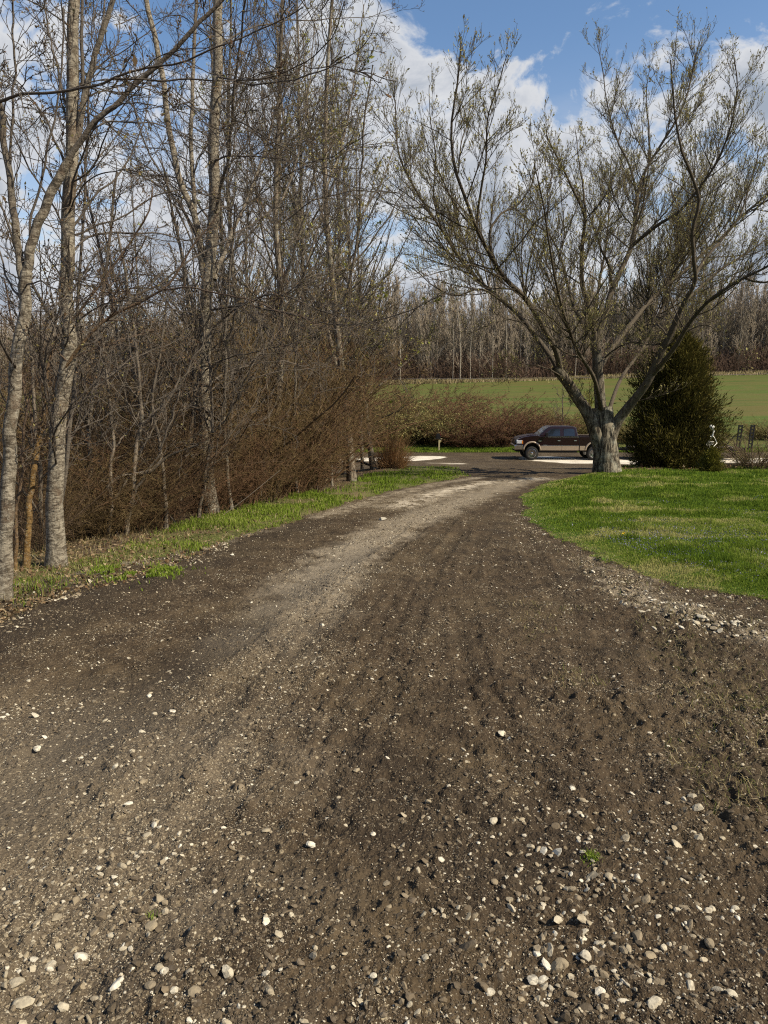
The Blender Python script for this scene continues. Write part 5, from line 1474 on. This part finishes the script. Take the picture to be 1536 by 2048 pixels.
stick('dead_stick', 'thin branch slanting through the thicket at the base of the tallest trunk', [(382, 1080), (430, 1040, 12.0), (500, 990, 12.4), (560, 940, 12.8)], 0.010, 'dark_bark')
stick('dead_stick', 'fallen log end beside the rusty grass clump', [(700, 918, 27.5), (730, 926, 27.5), (752, 935, 27.4)], 0.07, 'dark_bark')

# ------------------------------------------------------------------ STONES
rng = np.random.default_rng(90)
mb = MB(); x = rng.uniform(-100, 112, 16000); y = rng.normal(148.2, 0.9, 16000); z = H(x, y); h = rng.uniform(0.3, 1.1, len(x)) * (0.4 + fbm(x * .12, y * .3, 12, 3))
a = rng.normal(size=(len(x), 3)); a[:, 2] = 3; a = nrm(a)
P_ = np.stack([np.stack([x, y, z - .05], 1), np.stack([x, y, z], 1) + a * h[:, None]], 1)
tubes(mb, P_, np.stack([np.full(len(x), .06), np.full(len(x), .03)], 1), 3, tint=rng.uniform(.3, 1, len(x)))
o = kind(mb.build('tall_grass', M['grass_dry'], None, False), 'stuff'); o['label'] = 'pale dry tall grass along the far margin of the field'
rng = np.random.default_rng(91)
def ico(sub):
    bm = bmesh.new(); bmesh.ops.create_icosphere(bm, subdivisions=sub, radius=1.0)
    v = np.array([q.co[:] for q in bm.verts]); bm.verts.ensure_lookup_table(); f = np.array([[q.index for q in fc.verts] for fc in bm.faces]); bm.free(); return v, f
IC = {1: ico(1), 2: ico(2), 3: ico(3)}


def zsurf(x, y):
    """height of the modelled ground by bilinear lookup in the grid"""
    j = np.clip(np.searchsorted(ys, y) - 1, 0, nr - 2); fy = (y - ys[j]) / (ys[j + 1] - ys[j])
    def row(jj):
        u = (x / HW[jj] + 1) / 2 * (NU - 1); k = np.clip(u.astype(int), 0, NU - 2); fu = np.clip(u - k, 0, 1)
        return Zg[jj, k] * (1 - fu) + Zg[jj, k + 1] * fu
    return row(j) * (1 - fy) + row(j + 1) * fy


def stones(mb, x, y, size, tint, sub, sink=0.3):
    v, f = IC[sub]; n = len(x); nv = len(v)
    ax = np.exp(rng.normal(size=(n, 3)) * np.array([0.22, 0.22, 0.16])) * np.array([1.15, 0.95, 0.62])
    ax = ax * (size / 2)[:, None]
    d = v[None].repeat(n, 0)
    # facets: clip the ball against a few random planes
    for k in range(5 if sub < 3 else 9):
        pl = nrm(rng.normal(size=(n, 3))); c = rng.uniform(0.45, 0.85, n)
        s = (d * pl[:, None, :]).sum(2) - c[:, None]
        d = d - np.maximum(s, 0)[..., None] * pl[:, None, :]
    if sub == 3:
        d = d * (1 + 0.03 * rng.normal(size=(n, nv, 1)))
    d = d * ax[:, None, :]
    a = rng.uniform(0, 6.283, n); c, s = np.cos(a)[:, None], np.sin(a)[:, None]; tl = rng.normal(size=n)[:, None] * 0.35
    X = d[..., 0] * c - d[..., 1] * s; Yv = d[..., 0] * s + d[..., 1] * c; Z = d[..., 2] + X * tl
    Wv = np.stack([X + x[:, None], Yv + y[:, None], Z + (zsurf(x, y) + ax[:, 2] * (1 - 2 * sink) * 0.8)[:, None]], -1)
    ff = (np.arange(n)[:, None, None] * nv + f[None]).reshape(-1, 3)
    mb.add(Wv.reshape(-1, 3), ff, 0, tint=np.repeat(tint, nv))


def stone_mat():
    m, t, p = mat('stone', 0.9, 0.2)
    tint = t.attr('tint'); g = geopos(t)
    col = t.ramp(tint, [(0.0, (0.034, 0.024, 0.015)), (0.40, (0.072, 0.053, 0.032)), (0.58, (0.155, 0.118, 0.075)), (0.75, (0.27, 0.220, 0.145)), (0.88, (0.42, 0.365, 0.265)), (1.0, (0.64, 0.59, 0.48))])
    n = t.noise(g, 90, 4, 0.6); n2 = t.noise(g, 25, 3, 0.6)
    col = t.mix(t.math('MULTIPLY', t.sstep(n2, 0.5, 0.68), 0.55), col, (0.09, 0.07, 0.052))
    col = t.mix(t.math('MULTIPLY', t.sstep(n, 0.35, 0.6), 0.30), col, (0.14, 0.115, 0.085))
    t.link(col, p.inputs['Base Color']); bump(t, p, n, 0.6, 0.004)
    return m
M['stone'] = stone_mat()


def scatter(n, y0, y1, pw, a=0.6, b=0.56):
    u = rng.uniform(0, 1, n); e = 1 - pw
    y = (y0 ** e + u * (y1 ** e - y0 ** e)) ** (1 / e)
    x = rng.uniform(-1, 1, n) * (a + b * y); return x, y


def on_drive(x, y, pad=0.0): return (x > xl(y) - pad) & (x < xr(y) + pad)


mb = MB()
# fine pebbles and clods
x, y = scatter(390000, 1.42, 16.0, 1.9, 1.5, 0.58)
k = on_drive(x, y, 0.15); x, y = x[k], y[k]
g, d, rb = drive_masks(x, y)
pk = 0.34 + 0.45 * g - 0.22 * d + 0.25 * sst(fbm(x * 3, y * 3, 15, 3), .45, .65)
k = rng.uniform(0, 1, len(x)) < pk; x, y, g = x[k], y[k], g[k]
size = np.maximum(0.0035, 0.0014 * y) * (1 + rng.pareto(2.7, len(x)) * 0.9); size = np.minimum(size, 0.028)
tint = np.where(rng.uniform(0, 1, len(x)) < 0.13 + 0.50 * g, rng.uniform(0.48, 0.86, len(x)), rng.uniform(0.28, 0.52, len(x)))
tint = np.where(rng.uniform(0, 1, len(x)) < 0.05, rng.uniform(0.86, 0.98, len(x)), tint)
stones(mb, x, y, size, np.clip(tint, 0, 1), 1, 0.40)
# bigger stones, thinner on the ground
x, y = scatter(27000, 1.45, 20.0, 1.70)
k = on_drive(x, y, 0.2); x, y = x[k], y[k]
g, d, rb = drive_masks(x, y)
cl1 = np.exp(-(((x - 0.75) / 0.55) ** 2 + ((y - 2.25) / 0.55) ** 2)); cl2 = np.exp(-(((x + 1.55) / 0.45) ** 2 + ((y - 3.6) / 0.8) ** 2))
pk = (0.015 + 0.16 * g - 0.1 * d) * (0.25 + 2.0 * sst(fbm(x * 1.3 + 7, y * 1.3, 17, 3), .45, .65)) + 0.7 * cl1 + 0.35 * cl2 + 0.95 * rb + 0.10 * sst(fbm(x * 2, y * 2, 16, 3), .5, .65)
k = rng.uniform(0, 1, len(x)) < pk; x, y, g = x[k], y[k], g[k]
size = np.clip(0.0115 * np.exp(rng.normal(size=len(x)) * 0.5), 0.007, 0.036) * np.interp(y, [1.5, 6, 20], [1.0, 1.25, 1.9])
tint = np.where(rng.uniform(0, 1, len(x)) < 0.75, rng.uniform(0.62, 0.99, len(x)), rng.uniform(0.15, 0.5, len(x)))
stones(mb, x, y, size, tint, 2, 0.47)
c_ = flat_hit([1440, 1330, 1260, 1225], [1255, 1215, 1180, 1160]); q_ = rng.integers(0, 4, 420) * (rng.uniform(0, 1, 420) > .35)
x = c_[q_, 0] + rng.normal(size=420) * 0.22; y = c_[q_, 1] + rng.normal(size=420) * 0.16; kk = x < xr(y) - 0.05; x, y = x[kk], y[kk]
stones(mb, x, y, np.clip(0.022 * np.exp(rng.normal(size=len(x)) * 0.45), 0.012, 0.055), rng.uniform(0.6, 1.0, len(x)), 2, 0.35)
c_ = gline([(-60, 1262), (0, 1240), (100, 1205), (190, 1180), (300, 1140), (400, 1108), (470, 1078)]); q_ = rng.uniform(0, len(c_) - 1.001, 900) ** 1.0; i_ = q_.astype(int); fr_ = q_ - i_
c_ = np.array(c_); x = c_[i_, 0] * (1 - fr_) + c_[i_ + 1, 0] * fr_ + rng.normal(size=900) * .16; y = c_[i_, 1] * (1 - fr_) + c_[i_ + 1, 1] * fr_ + rng.normal(size=900) * .12
kk = fbm(x * 2.2, y * 2.2, 140, 2) > .42; x, y = x[kk], y[kk]
stones(mb, x, y, np.clip(0.017 * np.exp(rng.normal(size=len(x)) * .45), .009, .045), rng.uniform(.55, .97, len(x)), 2, .42)
y = rng.uniform(3.6, 13, 700) ; x = xr(y) - edge_noise(xr(y), y) - np.abs(rng.normal(size=700)) * .22 - .04
kk = fbm(x * 1.6, y * 1.6, 141, 2) > .45; x, y = x[kk], y[kk]
stones(mb, x, y, np.clip(0.017 * np.exp(rng.normal(size=len(x)) * .45), .009, .045), rng.uniform(.55, .97, len(x)), 2, .42)
o = kind(mb.build('gravel', M['stone'], None, False), 'stuff'); o['label'] = 'loose gravel, pebbles and soil clods on the dirt drive'

NAMED = [
    ((455, 1950), 0.046, 0.90, 'largest white rock, half sunk in the soil near the bottom left'),
    ((1185, 1756), 0.040, 0.80, 'flat tan stone beside a small tuft of weed'),
    ((1269, 1636), 0.036, 0.33, 'dark angular stone between two pale ones'),
    ((1396, 1620), 0.046, 0.86, 'cream stone alone on the smooth soil at the right'),
    ((621, 1692), 0.038, 0.98, 'white stone below a small pair of pale pebbles'),
    ((1066, 1962), 0.040, 0.96, 'tall white stone in the pale cluster near the bottom'),
    ((1090, 1800), 0.030, 0.55, 'dark brown stone at the bottom of the drive'),
    ((50, 2008), 0.045, 0.84, 'long cream stone in the bottom left corner'),
    ((1198, 1988), 0.034, 0.97, 'round white stone near the bottom, right of the pale cluster'),
    ((1310, 2010), 0.038, 0.90, 'pale upright stone at the bottom edge toward the right'),
    ((76, 1500), 0.040, 0.97, 'bright white stone beside the dark left wheel track'),
    ((765, 1040), 0.10, 0.95, 'pale rock patch in the wheel track far up the drive'),
    ((464, 1111), 0.05, 0.99, 'single white stone on the dark soil by the left verge'),
    ((375, 1555), 0.032, 0.10, 'black stone in the middle of the gravel'),
    ((1002, 1468), 0.040, 0.93, 'pale stone at the head of a dark rut'),
    ((1085, 1965), 0.030, 0.95, 'white oval stone touching the tall white one'),
    ((540, 1985), 0.034, 0.80, 'rounded tan stone right of the largest white rock'),
    ((1110, 1940), 0.034, 0.70, 'brown orange stone beside the pale cluster'),
]
for (px, py), s, tn, lb in NAMED:
    r = rays(px, py); yy = np.arange(1.5, 30, .004); xx = r[0] / r[1] * yy; zz = EYE[2] + r[2] / r[1] * yy
    i = np.nonzero(zz <= zsurf(xx, yy))[0][0]
    mb = MB(); stones(mb, np.array([xx[i]]), np.array([yy[i]]), np.array([s]), np.array([tn]), 3, 0.22)
    org = np.array([xx[i], yy[i], float(zsurf(np.array([xx[i]]), np.array([yy[i]]))[0])])
    mb.v = [q - org for q in mb.v]
    o = mb.build('rock', M['stone'], None, False); o.location = org; tag(o, lb, 'rock')

# ------------------------------------------------------------------ GRASS, LITTER, FLOWERS
def blades(mb, x, y, h, w_, tint, lean=0.45, mi=0, z=None):
    n = len(x); z = (zsurf(x, y) if z is None else z) - 0.005
    a = rng.uniform(0, 6.283, n); b_ = rng.uniform(0, 6.283, n); ln = lean * rng.uniform(0.2, 1.3, n)
    wx, wy = np.cos(a) * w_ / 2, np.sin(a) * w_ / 2
    lx, ly = np.cos(b_) * ln * h, np.sin(b_) * ln * h
    p0 = np.stack([x - wx, y - wy, z], 1); p1 = np.stack([x + wx, y + wy, z], 1)
    p2 = np.stack([x + wx * .8 + lx * .35, y + wy * .8 + ly * .35, z + h * .6], 1); p3 = np.stack([x - wx * .8 + lx * .35, y - wy * .8 + ly * .35, z + h * .6], 1)
    hh = np.maximum(h * (1 - 0.35 * ln), 0.2 * h)
    p4 = np.stack([x + lx, y + ly, z + np.maximum(hh, 0.62 * h)], 1)
    Vv = np.stack([p0, p1, p2, p3, p4], 1).reshape(-1, 3); o_ = np.arange(n)[:, None] * 5
    mb.add(Vv, np.concatenate([o_ + np.array([[0, 1, 2]]), o_ + np.array([[0, 2, 3]]), o_ + np.array([[3, 2, 4]])]), mi, tint=np.repeat(tint, 5))


mb = MB()
x, y = scatter(1150000, 5.2, 30.0, 1.75, 1.6, 0.74)
e2 = (fbm(x * 7, y * 7, 77, 3) - 0.5) * 0.30 + (fbm(x * 1.2, y * 1.2, 78, 2) - 0.5) * 0.3
inside = (x - xr(y) + e2 > -0.02)
bd = BEDF(x, y)
patch = fbm(x * .6, y * .6, 101, 4); p2_ = fbm(x * 2.2, y * 2.2, 102, 3)
k = inside & (rng.uniform(0, 1, len(x)) > 0.9 * bd)
x, y, patch, p2_, e2 = x[k], y[k], patch[k], p2_[k], e2[k]
sh = sst(x - xr(y) + e2, 0.0, 0.9)
tuft = sst(p2_, 0.5, 0.72)
h = (0.020 + 0.060 * tuft * sh + 0.022 * sh) * rng.uniform(0.6, 1.3, len(x)) * np.interp(y, [5, 14, 28], [1, 1.0, 1.25])
dc_ = flat_hit([1490], [1065])[0]
dry = sst(fbm(x * 1.1 + 3, y * 1.1, 103, 4) + 0.26 * np.exp(-(((x - dc_[0]) / 1.3) ** 2 + ((y - dc_[1]) / 1.5) ** 2)), 0.54, 0.70)
mid = sst(fbm(x * .8 + 9, y * 1.6, 104, 4), .42, .62)
tint = np.clip(0.02 + 0.30 * patch + 0.30 * mid + 0.17 * rng.normal(size=len(x)) + 0.48 * dry + 0.36 * (1 - sh), 0, 1)
blades(mb, x, y, h, np.maximum(0.0042, 0.00085 * y), tint)
print('lawn blades', len(x))
# grass tongue and verge left of the drive
x, y = scatter(520000, 6.0, 34.0, 1.6)
e2 = (fbm(x * 7, y * 7, 77, 3) - 0.5) * 0.3 + (fbm(x * 1.2, y * 1.2, 78, 2) - 0.5) * 0.3
k = (xl(y) - x + e2 * .9 > 0) & (x > xt(y) - 0.1); x, y = x[k], y[k]
k = rng.uniform(0, 1, len(x)) < np.interp(y, [6, 10, 14, 18], [0.08, .30, .6, 1.0]) * (0.10 + 1.7 * sst(fbm(x * 1.1, y * 1.1, 110, 3), .42, .66)); x, y = x[k], y[k]
far = sst(y, 13, 18)
h = (0.04 + 0.05 * sst(fbm(x * 2, y * 2, 106, 3), .4, .7)) * rng.uniform(0.5, 1.4, len(x)) * (1 + .3 * far)
tint = np.clip(0.30 + 0.2 * fbm(x * .8, y * .8, 107, 3) + 0.15 * rng.normal(size=len(x)) + 0.25 * (1 - far) * rng.uniform(0, 1, len(x)), 0, 1)
blades(mb, x, y, h, np.maximum(0.0045, 0.0009 * y), tint)
# grass strip over the road
x = rng.uniform(-32, 34, 60000); y = rng.uniform(51.2, 53.8, 60000)
blades(mb, x, y, rng.uniform(0.06, 0.22, len(x)), np.full(len(x), 0.045), np.clip(0.35 + .2 * rng.normal(size=len(x)), 0, 1))
# a bright weed patch by the left verge
c = ground_hit(262, 1148); x = c[0] + rng.normal(size=5000) * 0.24; y = c[1] + rng.normal(size=5000) * 0.18
k = fbm(x * 5, y * 5, 111, 3) > .45; x, y = x[k], y[k]
blades(mb, x, y, rng.uniform(0.02, 0.07, len(x)), np.full(len(x), 0.010), rng.uniform(0.35, 0.7, len(x)), 0.8)
o = kind(mb.build('grass', M['grass'], None, False), 'stuff'); o['label'] = 'short green spring grass'

mb = MB()
x, y = scatter(170000, 5.0, 24.0, 1.7)
s = xl(y) - x; k = (s > -0.25) & (x > xt(y) - 2.2); x, y, s = x[k], y[k], s[k]
k = rng.uniform(0, 1, len(x)) < np.where(s < 0.15, 0.06, 0.34) * np.interp(y, [5, 12, 18, 24], [.9, .8, .35, .2]); x, y = x[k], y[k]
h = rng.uniform(0.02, 0.15, len(x)) * rng.uniform(0.3, 1.1, len(x))
blades(mb, x, y, h, np.maximum(0.003, 0.0006 * y), np.clip(rng.normal(0.5, 0.28, len(x)), 0, 1), 1.1)
# straw raked out of the drive edge on the right
x, y = scatter(60000, 3.6, 14.0, 1.6)
dr = np.abs(x - xr(y)); g, d, rb = drive_masks(x, y)
k = ((x - xr(y) < 0.05) & (x - xr(y) > -0.5) & (rng.uniform(0, 1, len(x)) < 0.45)) | ((rb > 0.4) & (rng.uniform(0, 1, len(x)) < 0.35)) | (on_drive(x, y) & (x > 1.0) & (y < 6.2) & (fbm(x * 2.4, y * 2.4, 120, 3) > 0.60) & (rng.uniform(0, 1, len(x)) < .5))
x, y = x[k], y[k]
xs_, ys_ = scatter(26000, 2.6, 7.5, 1.4); k = (pdist(xs_, ys_, gline([(1340, 1230), (1430, 1370), (1520, 1540), (1580, 1700)])) + (fbm(xs_ * 5, ys_ * 5, 57, 3) - .5) * .5 < .3) & (rng.uniform(0, 1, len(xs_)) < .7)
x = np.concatenate([x, xs_[k]]); y = np.concatenate([y, ys_[k]])
blades(mb, x, y, rng.uniform(0.015, 0.06, len(x)), np.full(len(x), 0.0035), np.clip(rng.normal(0.5, 0.3, len(x)), 0, 1), 1.4)
o = kind(mb.build('dry_grass', M['grass_dry'], None, False), 'stuff'); o['label'] = 'dry straw and weeds along the drive edges'

mb = MB()
x, y = scatter(60000, 5.0, 28.0, 1.5)
s = xl(y) - x; k = (s > -0.15) & (x > xt(y) - 5); x, y, s = x[k], y[k], s[k]
k = rng.uniform(0, 1, len(x)) < np.where(x < xt(y), 0.9, np.interp(y, [6, 11, 16], [1.0, .55, .12])); x, y = x[k], y[k]
pos = np.stack([x, y, zsurf(x, y) + 0.012], 1); dd = rng.normal(size=pos.shape); dd[:, 2] *= 0.25
leafquads(mb, pos, rng, 0.034, 0, 0.6, 0.0, nrm(dd))
x = rng.uniform(7.2, 13.6, 5000); y = rng.uniform(24, 28, 5000); k = BEDF(x, y) > .35; x, y = x[k], y[k]
leafquads(mb, np.stack([x, y, zsurf(x, y) + .012], 1), rng, 0.06, 0, .6)
o = kind(mb.build('leaf_litter', M['litter'], None, False), 'stuff'); o['label'] = 'dead brown leaves on the ground under the trees'

mb = MB()
x, y = scatter(60000, 6.0, 15.0, 1.5)
k = (x - xr(y) > 0.4) & (fbm(x * .9, y * .9, 130, 3) + 0.16 * np.exp(-(((x - 3.2) / 1.3) ** 2 + ((y - 8.6) / 1.6) ** 2)) + 0.10 * rng.normal(size=len(x)) > 0.70); x, y = x[k], y[k]
leafquads(mb, np.stack([x, y, zsurf(x, y) + rng.uniform(.02, .06, len(x))], 1), rng, 0.011, 0, 0.8)
o = kind(mb.build('wild_flowers', M['violet'], None, False), 'stuff'); o['label'] = 'tiny pale violet flowers scattered through the lawn'
# one dandelion
c = ground_hit(1247, 1077); D0 = thing('dandelion', 'single yellow dandelion in the lawn', 'flower', c, None)
mb = MB(); n = 90; a = rng.uniform(0, 6.28, n); dd = np.stack([np.cos(a), np.sin(a), rng.uniform(0.1, 1.2, n)], 1)
leafquads(mb, np.array([[0, 0, 0.07]]).repeat(n, 0), rng, 0.015, 0, 0.3, 0.0, nrm(dd)); mb.build('flower_head', M['yellow'], D0, False)
mb = MB(); tubes(mb, np.array([[[0, 0, -0.01], [0.003, 0, .035], [0, 0, .07]]]), np.full((1, 3), 0.002), 6); mb.build('stem', M['leaf_young'], D0)
# weed tufts on the drive
for (px, py), lb in (((1184, 1722), 'small green weed tuft in the stony soil above the flat tan stone'), ((305, 1842), 'tiny green sprout in the gravel at the lower left')):
    c = ground_hit(px, py); mb = MB(); n = 120 if px > 500 else 26; sd_ = 0.016 if px > 500 else 0.008
    blades(mb, c[0] + rng.normal(size=n) * sd_, c[1] + rng.normal(size=n) * sd_, rng.uniform(.01, .035, n), np.full(n, .003), rng.uniform(.3, .8, n), .9)
    mb.v = [q - c for q in mb.v]; o = mb.build('weed', M['grass'], None, False); o.location = c; tag(o, lb, 'weed')
